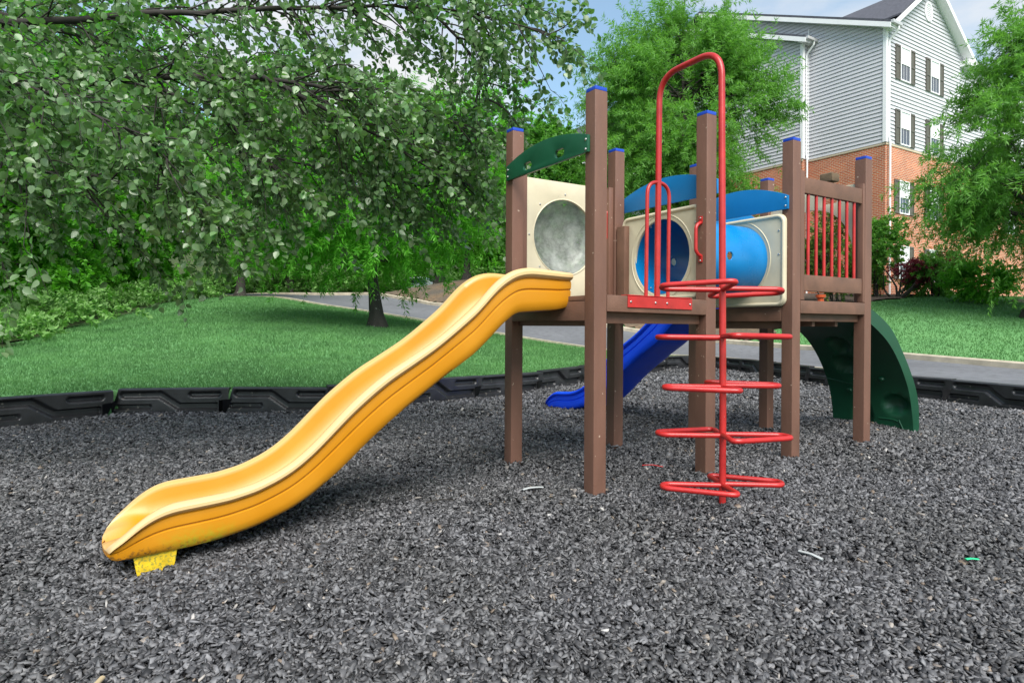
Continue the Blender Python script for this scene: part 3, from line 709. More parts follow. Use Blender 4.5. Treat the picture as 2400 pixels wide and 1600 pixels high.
def tunnel():
    nu, nt_ = 90, 120; u0, u1 = DA + 0.062, UB - 0.012; r = 0.284
    hu = 1.475
    bm = bmesh.new(); G = {}
    for i in range(nu + 1):
        for k in range(nt_):
            a = 2 * PI * k / nt_; u = u0 + (u1 - u0) * i / nu
            G[i, k] = bm.verts.new((u, 0.495 + r * math.cos(a), 1.581 + r * math.sin(a)))
    for i in range(nu):
        for k in range(nt_):
            uc = u0 + (u1 - u0) * (i + .5) / nu
            ok = True
            for ac in (PI, 0.0):
                a = 2 * PI * (k + .5) / nt_; da = (a - ac + PI) % (2 * PI) - PI
                if math.hypot(uc - hu, r * da) < 0.034: ok = False
            if ok: bm.faces.new((G[i, k], G[i + 1, k], G[i + 1, (k + 1) % nt_], G[i, (k + 1) % nt_]))
    t = obj('tunnel', bm, M['tube'], PLAY, 60)
    so = t.modifiers.new('shell', 'SOLIDIFY'); so.thickness = 0.008; so.offset = -1
    for sgn in (-1, 1):
        bm = bmesh.new()
        tube(bm, [(hu + 0.036 * math.cos(2 * PI * k / 32), 0.495 + sgn * math.sqrt(r * r - (0.036 * math.sin(2 * PI * k / 32)) ** 2), 1.581 + 0.036 * math.sin(2 * PI * k / 32)) for k in range(32)], 0.006, 8, True)
        obj('peep_hole_ring', bm, M['tube'], t, 60)
    for a in (60, 180, 300):
        aa = math.radians(a)
        bolt('bolt', (u0 + 0.03, 0.495 + (r - 0.012) * math.cos(aa), 1.581 + (r - 0.012) * math.sin(aa)), (0, -math.cos(aa), -math.sin(aa)), t, 0.008)
tunnel()
obj('support_block', BX(DA + 0.004, DA + 0.056, 0.842, 0.936, 1.24, 1.85, bev=0.006), M['beam'], PLAY, 35)

# hand grips on the posts
def grip(u, v, z0, z1):
    bm = bmesh.new()
    tube(bm, fillet([(u - 0.004, v, z0 + 0.02), (u - 0.03, v, z0 + 0.03), (u - 0.052, v, z0 + 0.055), (u - 0.052, v, z1 - 0.055), (u - 0.03, v, z1 - 0.03), (u - 0.004, v, z1 - 0.02)], 0.03), 0.0125, 12)
    g = obj('hand_grip', bm, M['red'], PLAY, 60)
    for z in (z0, z1):
        b_ = bmesh.new(); box(b_, u - 0.008, u - 0.001, v - 0.016, v + 0.016, z - 0.025, z + 0.025, 0.003, 2); f = obj('grip_foot', b_, M['red'], g, 40)
        bolt('bolt', (u - 0.009, v, z + (0.012 if z == z1 else -0.012)), (-1, 0, 0), g, 0.007)
grip(DA, 0.05, 1.515, 1.785); grip(DA, W + 0.05, 1.72, 2.02)

# red pod climber
def climber():
    P = PLAY
    bm = bmesh.new(); box(bm, 0.262, 0.836, -0.009, -0.002, 1.160, 1.232, 0.002, 1); box(bm, 0.262, 0.836, -0.009, 0.06, 1.2345, 1.2405, 0.002, 1)
    cl = obj('climber', bm, M['red'], P, 35); cl['label'] = 'red pipe pod climber with its mounting plate'
    cl.rotation_euler = (0, 0.012, 0); cl.location = (-0.0135, 0, 0.007)
    for x in (0.285, 0.497, 0.60, 0.815): bolt('bolt', (x, -0.010, 1.196), (0, -1, 0), cl, 0.008)
    top = (0.522, -0.495)
    bot = (0.522, -0.545)
    pole = [(bot[0], bot[1], -0.25), (bot[0], bot[1] + 0.008, 0.6), (top[0], top[1], 2.675), (0.535, 0.02, 2.675), (0.54, 0.022, 1.236)]
    bm = bmesh.new(); tube(bm, fillet(pole, 0.17, 10), 0.0195, 16); obj('pole', bm, M['red'], cl, 60)
    bm = bmesh.new(); tube(bm, fillet([(0.442, 0.022, 1.236), (0.442, 0.022, 1.985), (0.638, 0.022, 1.985), (0.638, 0.022, 1.236)], 0.098, 12), 0.0125, 12)
    obj('grab_loop', bm, M['red'], cl, 60)
    rot = -YAW
    for lv, (z, sgn, ang) in enumerate(((0.135, 1, -4), (0.42, -1, 2), (0.70, 1, 1), (0.985, -1, 3), (1.262, 1, -6))):
        tilt = (0.02, 0.0, 0.0, 0.03, 0.14)[lv]
        t = (z + 0.25) / 2.9; cu = bot[0]; cv = bot[1] + (top[1] - bot[1]) * min(1, max(0, (z) / 2.67))
        for side in (-1, 1):
            # world-ish loop in the horizontal plane: straight bar out, hairpin, diagonal back past the pole
            s = side
            fy = -0.25 * sgn * (1 if side == -1 else -1)
            loop = [(0, 0), (0.345 * s, 0.0 + 0.012 * (1 if fy > 0 else -1)), (0.362 * s, 0.115 * (1 if fy > 0 else -1)), (-0.03 * s * -1 if False else 0.035 * -s, fy), (0, 0)]
            a = rot + math.radians(ang); ca, sa = math.cos(a), math.sin(a)
            pts = [(cu + x * ca - y * sa, cv + x * sa + y * ca, z + 0.004 * s - y * tilt) for x, y in loop]
            bm = bmesh.new(); tube(bm, fillet(pts, 0.07, 8), 0.0155, 12)
            obj('rung', bm, M['red'], cl, 60)
climber()

# guard rail of tower B
gr = PLAY
bm = bmesh.new(); box(bm, UB + 0.154, UE - 0.036, 0.006, 0.046, 2.092, 2.216, 0.005, 2)
rail = obj('guard_rail', bm, M['beam'], PLAY, 35); rail['label'] = 'brown guard rail with seven red balusters'
obj('bottom_rail', BX(UB + 0.154, UE - 0.036, 0.006, 0.046, 1.328, 1.455, bev=0.005), M['beam'], rail, 35)
obj('side_strip', BX(UB + 0.100, UB + 0.150, 0.001, 0.05, 1.257, 2.262, bev=0.004), M['post'], rail, 35)
obj('side_strip', BX(UE - 0.032, UE - 0.002, 0.001, 0.05, 1.257, 2.262, bev=0.004), M['post'], rail, 35)
for k in range(7):
    u = 2.172 + k * 0.1062
    bm = bmesh.new(); tube(bm, [(u, 0.026, 1.45), (u, 0.026, 2.096)], 0.0125, 12); obj('baluster', bm, M['red'], rail, 60)

# entry panel over the climbing wall, with an arched opening
ope = [(0.10, 1.26), (0.955, 1.26)]
outl = [(0.10, 1.28), (0.10, 2.29), (0.955, 2.29), (0.955, 1.28)]
arc = []
for k in range(33):
    t = PI * k / 32
    arc.append((0.525 + 0.40 * math.cos(t) * (1.0 if math.sin(t) < 0.999 else 1), 1.55 + 0.565 * math.sin(t) ** 0.75))
outl2 = [(0.955, 1.55), (0.955, 2.25), (0.93, 2.29), (0.125, 2.29), (0.10, 2.25), (0.10, 1.55)] + list(reversed(arc))
bm = plate(outl2, [oval(0.345, 2.175, 0.07, 0.025)], 0.02, onU(UE + 0.06), 0.004)
ep = obj('entry_panel', bm, M['beige'], PLAY, 35); ep['label'] = 'beige panel with an arched opening above the climbing wall'
bm = bmesh.new(); box(bm, UE + 0.02, UE + 0.07, 0.325, 0.375, 2.29, 2.345, 0.004, 1); box(bm, UE - 0.01, UE + 0.10, 0.29, 0.41, 2.346, 2.42, 0.008, 2)
obj('finial_block', bm, M['oldwood'], ep, 35)
bm = bmesh.new(); tube(bm, [(UE - 0.05, 0.37, 1.25), (UE - 0.05, 0.37, 1.31)], 0.028, 14); tube(bm, [(UE - 0.05, 0.37, 1.31), (UE - 0.05, 0.37, 1.335)], 0.042, 14)
obj('spool', bm, M['redknob'], PLAY, 50)['label'] = 'small orange red spool on the deck under the rail'

# ------------------------------------------------------------------ slides
SD = [-0.02, 0.14, 0.30, 0.376, 0.43, 0.48, 0.53, 0.58, 0.67, 0.77, 0.86, 0.95, 1.035, 1.12, 1.20, 1.29, 1.402, 1.464, 1.566, 1.62, 1.70, 1.78, 1.884, 2.0, 2.12, 2.24, 2.30, 2.35, 2.39, 2.43, 2.455, 2.49]
ST = [1.387, 1.397, 1.405, 1.393, 1.375, 1.347, 1.311, 1.262, 1.165, 1.082, 1.010, 0.945, 0.893, 0.842, 0.796, 0.732, 0.641, 0.582, 0.479, 0.427, 0.362, 0.315, 0.272, 0.246, 0.236, 0.227, 0.209, 0.179, 0.148, 0.107, 0.080, 0.060]
BD = [-0.02, 0.056, 0.378, 0.43, 0.48, 0.578, 0.674, 0.768, 0.859, 0.948, 1.10, 1.20, 1.31, 1.464, 1.61, 1.716, 1.884, 2.06, 2.2, 2.4, 2.49]
BT = [1.165, 1.145, 1.122, 1.082, 1.043, 0.949, 0.866, 0.806, 0.748, 0.685, 0.580, 0.505, 0.415, 0.278, 0.169, 0.111, 0.051, 0.013, 0.0, -0.008, -0.014]
HALF = [(0.0, 0.0), (0.10, 0.0), (0.185, 0.0), (0.222, 0.03), (0.238, 0.11), (0.244, 0.25), (0.247, 0.40), (0.248, 0.48), (0.240, 0.50), (0.240, 0.52), (0.250, 0.545), (0.253, 0.64), (0.252, 0.735), (0.245, 0.757), (0.245, 0.775), (0.262, 0.80), (0.276, 0.86), (0.276, 0.925), (0.262, 0.98), (0.240, 1.0), (0.217, 0.985), (0.204, 0.94), (0.200, 0.86), (0.194, 0.70), (0.182, 0.50), (0.160, 0.34), (0.126, 0.25), (0.075, 0.205), (0.0, 0.19)]
def slide_mesh(stretch):
    """channel swept along the measured rim and bottom curves; local x runs down the slide (negative), y across"""
    n = 150
    d = np.linspace(SD[0], SD[-1], n)
    def sm(xs_, ys_):
        dd = np.linspace(-0.3, 2.8, 900); y = np.interp(dd, xs_, ys_); k = np.exp(-0.5 * (np.arange(-40, 41) * (3.1 / 899) / 0.026) ** 2); k /= k.sum()
        y2 = np.convolve(np.pad(y, 40, mode='edge'), k, 'valid'); return np.interp(d, dd, y2)
    T, B = sm(SD, ST), sm(BD, BT)
    full = [(-a, f) for a, f in HALF[:-1]] + [(a, f) for a, f in reversed(HALF[1:])][0:]
    # closed loop: near side up over the bed to the far side and back underneath
    loop = [(-a, f) for a, f in HALF] + [(a, f) for a, f in list(reversed(HALF))[1:-1]]
    bm = bmesh.new(); wl = bm.verts.layers.float.new('wear_sheen')
    prev = None
    for i in range(n):
        e = min(1.0, max(0, (d[i] - 2.38) / 0.11)); sc = 1 - 0.12 * e ** 3
        q_ = max(0, (d[i] - 2.445) / 0.045); kv = math.sqrt(max(0.10, 1 - q_ * q_ * 0.92)); h0 = max(0.06, T[i] - B[i]); hgt = h0 * kv; zb_ = B[i] + (h0 - hgt) * 0.55; ring = []
        for a, f in loop:
            bul = 0.0
            ff = f
            if d[i] > 2.3: # bed rounds over the lip
                w_ = min(1, (d[i] - 2.3) / 0.17); ff = f + (0.86 - f) * 0.75 * w_ * (1 if (abs(a) < 0.2 and f > 0.2) else 0)
            v = bm.verts.new((-d[i] * stretch - 0.03 * e * (1 - (a / 0.27) ** 2), a * sc, zb_ + hgt * ff))
            v[wl] = (0.85 if (f >= 0.79 and abs(a) > 0.235) else 0.45 if f > 0.9 else 0.0) + (0.6 * e if (abs(a) < 0.22 and f > 0.2) else 0)  # rim value covers sun fading plus the sky's gleam put into the colour
            ring.append(v)
        if prev:
            for k in range(len(loop)):
                bm.faces.new((prev[k], prev[(k + 1) % len(loop)], ring[(k + 1) % len(loop)], ring[k]))
        else: bm.faces.new(ring)
        prev = ring
    bm.faces.new(list(reversed(prev)))
    bmesh.ops.recalc_face_normals(bm, faces=bm.faces[:])
    return bm
def build_slide(cu, cv, rz, mat, footmat, stretch, label, zoff=0.0):
    s = obj('slide', slide_mesh(stretch), mat, PLAY, 38); s['label'] = label
    s.location = (cu, cv, zoff); s.rotation_euler = (0, 0, rz)
    # foot under the exit: a tapered leg with a notch
    x0, x1 = -2.405 * stretch, -2.215 * stretch
    prof = [(x0, 0.03), (x1, 0.05), (x1 - 0.012, -0.045), (x1 - 0.035, -0.16), (x1 - 0.075, -0.16), (x1 - 0.085, -0.085), (x1 - 0.105, -0.075), (x1 - 0.122, -0.09), (x0 + 0.05, -0.16), (x0 + 0.035, -0.16)]
    bm = plate(prof, [], 0.30, lambda a, b, c: Vector((a, -0.15 + c - 0.06, b)), 0.006)
    obj('slide_foot', bm, footmat, s, 35)
    return s
build_slide(0.0, 0.513, 0.0, M['yellow'], M['foot'], 1.0, 'long wavy yellow slide with a worn rim, sky sheen painted into its pale colour')
build_slide(2.47, W + PS, -PI / 2, M['slideblue'], M['slideblue'], 1.075, 'royal blue wavy slide on the far side', 0.0)

# climbing wall
def climbing_wall():
    OUT = [(3.03, 1.262), (3.20, 1.255), (3.345, 1.207), (3.53, 1.122), (3.69, 1.028), (3.82, 0.88), (3.95, 0.72), (4.07, 0.545), (4.14, 0.41), (4.175, 0.285), (4.182, 0.15), (4.16, -0.25)]
    INN = [(3.03, 1.145), (3.20, 1.125), (3.35, 1.068), (3.50, 0.985), (3.60, 0.926), (3.74, 0.80), (3.85, 0.667), (3.97, 0.48), (4.025, 0.33), (4.05, 0.20), (4.07, 0.10), (4.08, -0.25)]
    n = 60
    def rs(Q):
        Q = np.array(Q); d = np.concatenate([[0], np.cumsum(np.hypot(*np.diff(Q, axis=0).T))]); t = np.linspace(0, d[-1], n)
        R = np.stack([np.interp(t, d, Q[:, i]) for i in range(2)], -1)
        for _ in range(8): R[1:-1] = .25 * R[:-2] + .5 * R[1:-1] + .25 * R[2:]
        return R
    O_, I_ = rs(OUT), rs(INN)
    va, vb = 0.165, 0.975; m = 40
    holds = [(0.30, 0.30, 0.06, 0.05), (0.36, 0.62, 0.14, 0.06), (0.50, 0.68, 0.16, 0.06), (0.80, 0.60, 0.13, 0.07), (0.72, 0.18, 0.16, 0.05)]
    bm = bmesh.new(); A, B = {}, {}
    for i in range(n):
        for j in range(m + 1):
            t = j / m; v = va + (vb - va) * t; s = i / (n - 1)
            # hollow pockets pressed into the inner face
            dent = 0.0
            for hs, ht, rt, rs_ in holds:
                q = ((s - hs) / rs_) ** 2 + ((t - ht) / rt) ** 2
                dent = max(dent, 0.075 * max(0, 1 - q) ** 0.6)
            io = O_[i] - I_[i]; k = io / (np.hypot(*io) + 1e-9)
            lip = 0.0
            A[i, j] = bm.verts.new((O_[i][0], v, O_[i][1])); q = I_[i] + k * min(dent, np.hypot(*io) * 0.7)
            B[i, j] = bm.verts.new((q[0], v, q[1]))
    for i in range(n - 1):
        for j in range(m):
            bm.faces.new((A[i, j], A[i + 1, j], A[i + 1, j + 1], A[i, j + 1])); bm.faces.new((B[i, j], B[i, j + 1], B[i + 1, j + 1], B[i + 1, j]))
        bm.faces.new((A[i, 0], B[i, 0], B[i + 1, 0], A[i + 1, 0])); bm.faces.new((A[i, m], A[i + 1, m], B[i + 1, m], B[i, m]))
    for i in (0, n - 1):
        for j in range(m): bm.faces.new((A[i, j], A[i, j + 1], B[i, j + 1], B[i, j]))
    bmesh.ops.recalc_face_normals(bm, faces=bm.faces[:])
    cw = obj('climbing_wall', bm, M['wallgreen'], PLAY, 40); cw['label'] = 'curved green climbing wall with pressed hand holds'
    def at(s, t, o_=0.0):
        i = s * (n - 1); a = int(i); f = i - a; p = I_[a] * (1 - f) + I_[min(n - 1, a + 1)] * f
        return Vector((p[0] - o_, va + (vb - va) * t, p[1]))
    for s, t, r in ((0.86, 0.33, 0.045), (0.58, 0.28, 0.03), (0.66, 0.72, 0.03)):
        bm = bmesh.new(); bmesh.ops.create_icosphere(bm, subdivisions=3, radius=r)
        for v in bm.verts: v.co += Vector((math.sin(v.co.y * 90), math.sin(v.co.z * 80), math.sin(v.co.x * 70))) * r * 0.10
        bmesh.ops.transform(bm, matrix=Matrix.Translation(at(s, t, 0.005)) @ Matrix.Diagonal((0.7, 1, 0.8, 1)), verts=bm.verts[:])
        obj('hand_hold', bm, M['wallgreen'], cw, 60)
    for q in ([(0.80, 0.16), (0.875, 0.085), (0.905, 0.0)], [(0.60, 1.0), (0.63, 0.62)], [(0.80, 0.40), (0.80, 0.22), (0.81, 0.16)]):
        bm = bmesh.new(); tube(bm, fillet([at(s, t, 0.0) for s, t in q], 0.02, 3) if len(q) > 2 else [at(s, t) for s, t in q], 0.008, 8); obj('crack_ridge', bm, M['wallgreen'], cw, 60)
    bm = bmesh.new(); bmesh.ops.create_icosphere(bm, subdivisions=3, radius=0.06)
    bmesh.ops.transform(bm, matrix=Matrix.Translation((4.11, 0.30, 0.58)) @ Matrix.Diagonal((0.8, 1.4, 1.6, 1)), verts=bm.verts[:])
    obj('hand_hold', bm, M['wallgreen'], cw, 60)
climbing_wall()

# ------------------------------------------------------------------ small litter on the mulch
def litter(name, label, cat, x, y, pts, r, mat, flat=0.4, dz=0.03):
    bm = bmesh.new(); tube(bm, pts, r, 8)
    for v in bm.verts: v.co.z *= flat
    o = obj(name, bm, mat, None, 60); o.location = (x, y, float(bed_z(x, y)) + dz); return tag(o, label, cat)
litter('sliver', 'pale curved plastic sliver lying on the mulch left of the tallest post', 'litter', 0.13, 4.02, [(-0.06, -0.03, 0), (-0.02, 0.0, 0.01), (0.03, 0.02, 0.01), (0.07, 0.035, 0)], 0.012, M['pale'])
litter('stick', 'thin red stick lying on the mulch left of the red climber', 'stick', 1.02, 4.62, [(-0.07, 0.02, 0), (0, 0, 0.01), (0.07, -0.03, 0)], 0.004, M['red'], 0.8)
litter('scrap', 'small bright green plastic scrap on the mulch at the lower right', 'litter', 2.13, 2.95, [(-0.03, 0, 0), (0.0, 0.005, 0.004), (0.03, 0, 0)], 0.009, M['litter'])
litter('stick', 'short bare wood stick on the mulch near the bottom left edge', 'stick', -1.26, 1.93, [(-0.012, 0.06, 0), (0, 0.0, 0.006), (0.02, -0.06, 0)], 0.009, M['wood'], 0.8)
litter('twig', 'thin forked twig on the mulch in front of the yellow slide', 'twig', -0.42, 3.75, [(-0.08, -0.02, 0), (0, 0, 0.015), (0.08, 0.04, 0.0), (0.10, 0.01, 0.02)], 0.003, M['bark'], 1.0)
litter('stick', 'pale wood splinter on the mulch below the red climber', 'stick', 1.42, 3.02, [(-0.03, 0.06, 0), (0.0, 0.0, 0.01), (0.03, -0.05, 0)], 0.008, M['pale'], 0.7)

# ------------------------------------------------------------------ foliage
NARROW = (np.array([[0, 0, 0], [.085, .42, .03], [0, 1, -.03], [-.085, .42, .03]]), np.array([[0, 1, 2], [0, 2, 3]]))
MEDIUM = (np.array([[0, 0, 0], [.27, .42, .05], [0, 1, -.06], [-.27, .42, .05]]), np.array([[0, 1, 2], [0, 2, 3]]))
BROAD = (np.array([[0, 0, 0], [.26, .10, .04], [.40, .36, .08], [.28, .70, .04], [0, 1.02, -.08], [-.28, .70, .04], [-.40, .36, .08], [-.26, .10, .04], [0, .45, -.015]]),
         np.array([[8, 0, 1], [8, 1, 2], [8, 2, 3], [8, 3, 4], [8, 4, 5], [8, 5, 6], [8, 6, 7], [8, 7, 0]]))
def unit(a): return a / (np.linalg.norm(a, axis=-1, keepdims=True) + 1e-9)
def leaf_mesh(P, D, Nn, Ls, tpl):
    tv, tf = tpl; D = unit(D); X = unit(np.cross(D, Nn)); Z = np.cross(X, D)
    V = P[:, None] + (X[:, None] * tv[None, :, 0:1] + D[:, None] * tv[None, :, 1:2] + Z[:, None] * tv[None, :, 2:3]) * Ls[:, None, None]
    F_ = (np.arange(len(P))[:, None, None] * len(tv) + tf[None]).reshape(-1, 3)
    return V.reshape(-1, 3), F_
def sprays(c, d, ln, per, size, tpl, rng, droop=0.25, spread=0.9, upn=0.8, petiole=0.0):
    """leaves set along twigs starting at c, running along d"""
    n = len(c); t = rng.uniform(0.05, 1.0, (n, per)); d = unit(d)
    sag = (t ** 2) * droop
    P = c[:, None] + d[:, None] * (t * ln[:, None])[..., None]
    P[..., 2] -= sag * ln[:, None]
    lat = rng.normal(0, 1, (n, per, 3)); lat -= (lat * d[:, None]).sum(-1, keepdims=True) * d[:, None]; lat = unit(lat)
    D = d[:, None] * rng.uniform(0.2, 0.9, (n, per, 1)) + lat * spread; D[..., 2] -= droop
    Nn = rng.normal(0, 0.6, (n, per, 3)); Nn[..., 2] += upn
    if petiole: P = P + unit(D) * petiole
    Ls = size * rng.uniform(0.65, 1.25, (n, per))
    return leaf_mesh(P.reshape(-1, 3), D.reshape(-1, 3), Nn.reshape(-1, 3), Ls.ravel(), tpl)
class Wood:
    def __init__(self): self.V, self.F, self.n = [], [], 0
    def path(self, P, r0, r1, seg=6):
        P = np.asarray(P, float); n = len(P); T = np.gradient(P, axis=0); T = unit(T)
        ref = np.array([0.31, 0.27, 0.91]); ref = np.where(np.abs(T @ ref)[:, None] > 0.95, np.array([1., 0, 0]), ref)
        X = unit(np.cross(T, ref)); Y = np.cross(T, X)
        r = np.linspace(r0, r1, n) if np.isscalar(r0) else np.asarray(r0); a = np.arange(seg) * 2 * PI / seg
        V = P[:, None] + (X[:, None] * np.cos(a)[None, :, None] + Y[:, None] * np.sin(a)[None, :, None]) * r[:, None, None]
        i = np.arange(n - 1)[:, None] * seg; k = np.arange(seg)[None]
        F_ = np.stack([i + k, i + (k + 1) % seg, i + seg + (k + 1) % seg, i + seg + k], -1).reshape(-1, 4)
        self.V.append(V.reshape(-1, 3)); self.F.append(F_ + self.n); self.n += n * seg
    def build(self, name, mat, parent): return np_obj(name, np.concatenate(self.V), np.concatenate(self.F), mat, parent, True)
def curve(a, b, k, rng, n=7, sag=0.0):
    t = np.linspace(0, 1, n)[:, None]; a = np.asarray(a, float); b = np.asarray(b, float); L_ = np.linalg.norm(b - a)
    P = a * (1 - t) + b * t; w_ = np.sin(PI * t) * L_
    P = P + w_ * rng.normal(0, k, 3)[None]; P[:, 2] -= (w_ * sag)[:, 0]; P[1:-1] += rng.normal(0, k * 0.25, (n - 2, 3)) * L_ * 0.3
    return P
def lobed_points(center, rad, lobes, n, rng, spread=0.34, shell=0.72, conic=0.0):
    """points gathered round lobes placed on an ellipsoid -> clumps with gaps between"""
    c = np.asarray(center, float); rad = np.asarray(rad, float)
    ld = unit(rng.normal(0, 1, (lobes, 3))); lr = rng.uniform(0.45, 1.0, lobes) ** 0.6
    LC = ld * lr[:, None] * shell
    k = rng.integers(0, lobes, n); q = LC[k] + rng.normal(0, spread * 0.5, (n, 3)) * rng.uniform(0.5, 1.2, (lobes, 1))[k]
    rr = np.linalg.norm(q, axis=1); q *= (np.minimum(rr, 1.12) / (rr + 1e-9))[:, None]
    if conic: q[:, :2] *= (1 - conic * (q[:, 2:3] + 0.2).clip(0, 1.2))
    return c + q * rad, LC * rad + c
def make_tree(name, label, cat, base, height, center, rad, nclump, per, leaf, size, tpl, seed, trunk_r=0.16, bark='bark', lobes=26, conic=0.0, twig=0.7, droop=0.25, lean=0.0, group=None, flare=True, spread=0.34, twigs=1):
    """base (x, y, z); centre and rad of the crown relative to the base"""
    rng = np.random.default_rng(seed)
    t = empty(name, base); tag(t, label, cat, group)
    w_ = Wood(); ctr = np.array(center, float); rad = np.array(rad, float)
    tz = np.linspace(-0.2, height, 14); tp = np.stack([np.interp(tz, [0, height], [0, ctr[0] + lean]) + 0.05 * np.sin(tz * 1.3 + seed), np.interp(tz, [0, height], [0, ctr[1]]) + 0.05 * np.cos(tz * 1.1), tz], -1)
    tr = trunk_r * (1 - 0.88 * (tz.clip(0) / height) ** 0.8) + (trunk_r * 1.1 * np.exp(-tz.clip(0) / 0.18) if flare else 0)
    w_.path(tp, tr, 0, 10)
    pts, LC = lobed_points(ctr, rad, lobes, nclump, rng, spread, 0.72, conic)
    limbs = []
    for q in LC:
        h = max(height * 0.22, min(height * 0.97, q[2] - rng.uniform(0.1, 0.5) * rad[2] * 0.6)); a = np.array([np.interp(h, tz, tp[:, 0]), np.interp(h, tz, tp[:, 1]), h])
        P = curve(a, q, 0.06, rng, 8, 0.02); r0 = trunk_r * 0.38 * (1 - 0.7 * h / height) + 0.012
        w_.path(P, r0, 0.008, 6); limbs.append(P)
    LP = np.concatenate(limbs + [tp[6:]])
    for q in pts[::twigs]:
        j = np.argmin(((LP - q) ** 2).sum(1)); w_.path(curve(LP[j], q, 0.05, rng, 4), 0.010, 0.003, 4)
    w_.build('trunk', M[bark], t)
    d = unit(pts - ctr * np.array([1, 1, 0.9])) + rng.normal(0, 0.45, pts.shape); d[:, 2] -= 0.15
    V, F_ = sprays(pts, d, twig * rng.uniform(0.6, 1.3, len(pts)), per, size, tpl, rng, droop)
    np_obj('crown', V, F_, M[leaf], t)
    return t
def clone(t, loc, rz, sc, label):
    c = t.copy(); COL.objects.link(c); c.location = loc; c.rotation_euler = (0, 0, rz); c.scale = sc; c['label'] = label
    for ch in list(t.children):
        k = ch.copy(); COL.objects.link(k); k.parent = c
    return c

# the willow oak on the lawn, the oak behind the structure and the one at the right edge
make_tree('willow_oak_tree', 'willow oak standing on the lawn behind the yellow slide, trunk in full view', 'tree', (-3.42, 16.0, 0.98), 6.6, (-0.25, -0.2, 3.8), (4.2, 3.2, 2.9), 2400, 56, 'leafoak', 0.16, NARROW, 21, 0.17, lobes=48, spread=0.30, twig=0.75, droop=0.35, twigs=2)
make_tree('willow_oak_tree', 'tall pointed willow oak directly behind the red climber hoop, in front of the siding wall', 'tree', (7.1, 27.0, 1.85), 13.2, (0.1, 0, 8.2), (5.5, 4.2, 5.9), 3300, 52, 'leafoak2', 0.22, NARROW, 22, 0.2, lobes=66, conic=0.36, spread=0.24, twig=1.1, droop=0.15, twigs=3)
make_tree('willow_oak_tree', 'willow oak at the right edge of the photo, its branches covering the brick corner', 'tree', (15.9, 19.3, 1.55), 9.4, (0.75, 0, 5.2), (4.3, 3.8, 4.9), 3300, 52, 'leafoak2', 0.19, NARROW, 23, 0.2, lobes=54, conic=0.18, spread=0.26, twig=0.85, droop=0.35, twigs=3)
make_tree('round_leaf_tree', 'small round leaved tree behind the green arched board', 'tree', (1.5, 33.0, 3.0), 8.6, (0.0, 0, 5.4), (2.9, 2.6, 4.6), 1500, 46, 'leafwood2', 0.22, MEDIUM, 24, 0.14, lobes=34, conic=0.35, twig=0.6, droop=0.1, twigs=3)
make_tree('oak_tree', 'oak at the crest of the lawn on the left, dark trunk beside the road', 'tree', (-11.95, 28.0, 2.15), 7.5, (0, 0, 4.9), (3.4, 3.0, 3.6), 900, 50, 'leafoak', 0.18, NARROW, 25, 0.2, lobes=30, twig=0.8, droop=0.3, twigs=3)
make_tree('oak_tree', 'oak with a straight dark trunk just beyond the far kerb of the road', 'tree', (-13.4, 38.3, 2.75), 9.0, (0, 0, 6.0), (4.2, 3.4, 4.6), 1000, 50, 'leafoak', 0.24, NARROW, 26, 0.28, lobes=30, twig=1.0, droop=0.3, twigs=3)
make_tree('oak_tree', 'oak on the pine straw bank right of the white car', 'tree', (-4.5, 39.5, 3.7), 8.5, (0, 0, 5.6), (4.2, 3.4, 4.2), 1000, 50, 'leafoak', 0.24, NARROW, 27, 0.26, lobes=30, twig=1.0, droop=0.3, twigs=3)
make_tree('oak_tree', 'oak on the pine straw bank just above the yellow slide platform', 'tree', (-2.6, 36.5, 3.6), 7.5, (0.4, 0, 5.2), (3.6, 3.0, 3.6), 900, 50, 'leafoak', 0.22, NARROW, 28, 0.22, lobes=28, twig=0.9, droop=0.3, twigs=3)

# the wood behind
FT = [make_tree('forest_tree', 'tall forest tree at the far left edge behind the lawn', 'tree', (-19.0, 19.5, 0.5), 11.5, (0, 0, 6.4), (4.4, 4.2, 6.2), 1500, 44, 'leafwood', 0.22, MEDIUM, 31, 0.2, lobes=46, twig=0.85, droop=0.25, twigs=4, group='forest trees behind the lawn', spread=0.42),
      make_tree('forest_tree', 'forest tree in the left background between the edge and the lawn crest', 'tree', (-18.5, 29.0, 1.3), 13.0, (0, 0, 7.2), (4.8, 4.4, 7.0), 1500, 44, 'leafwood', 0.24, MEDIUM, 32, 0.22, lobes=46, twig=0.9, droop=0.25, twigs=4, group='forest trees behind the lawn', spread=0.42)]
for i, (x, y, s, k, lab) in enumerate([(-26, 25, 1.15, 1, 'tall forest tree behind the leftmost one, near the left edge'),
        (-25, 37, 1.25, 0, 'tall forest tree deep in the wood left of the lawn'), (-17, 46, 1.15, 1, 'forest tree beyond the road crest, left of the dark oak trunk'),
        (-9.5, 52, 1.2, 0, 'forest tree far behind the white car'), (-2, 54, 1.2, 1, 'forest tree far behind the yellow slide platform'),
        (-33, 33, 1.4, 0, 'tall forest tree at the far left deep in the wood'), (4.5, 47, 0.9, 0, 'forest tree behind the small round leaved tree'),
        (-14.2, 17.5, 0.62, 0, 'smaller forest tree at the left lawn edge in front of the wood'), (-15.8, 24, 0.7, 1, 'smaller forest tree just behind the middle of the left lawn edge'),
        (-13.0, 12.4, 0.55, 1, 'low forest tree nearest the camera at the left edge')]):
    clone(FT[k], (x, y, gz(x, y) - 0.1), 1.3 * i + 0.4, (s, s, s * (0.95 + 0.1 * (i % 3))), lab)

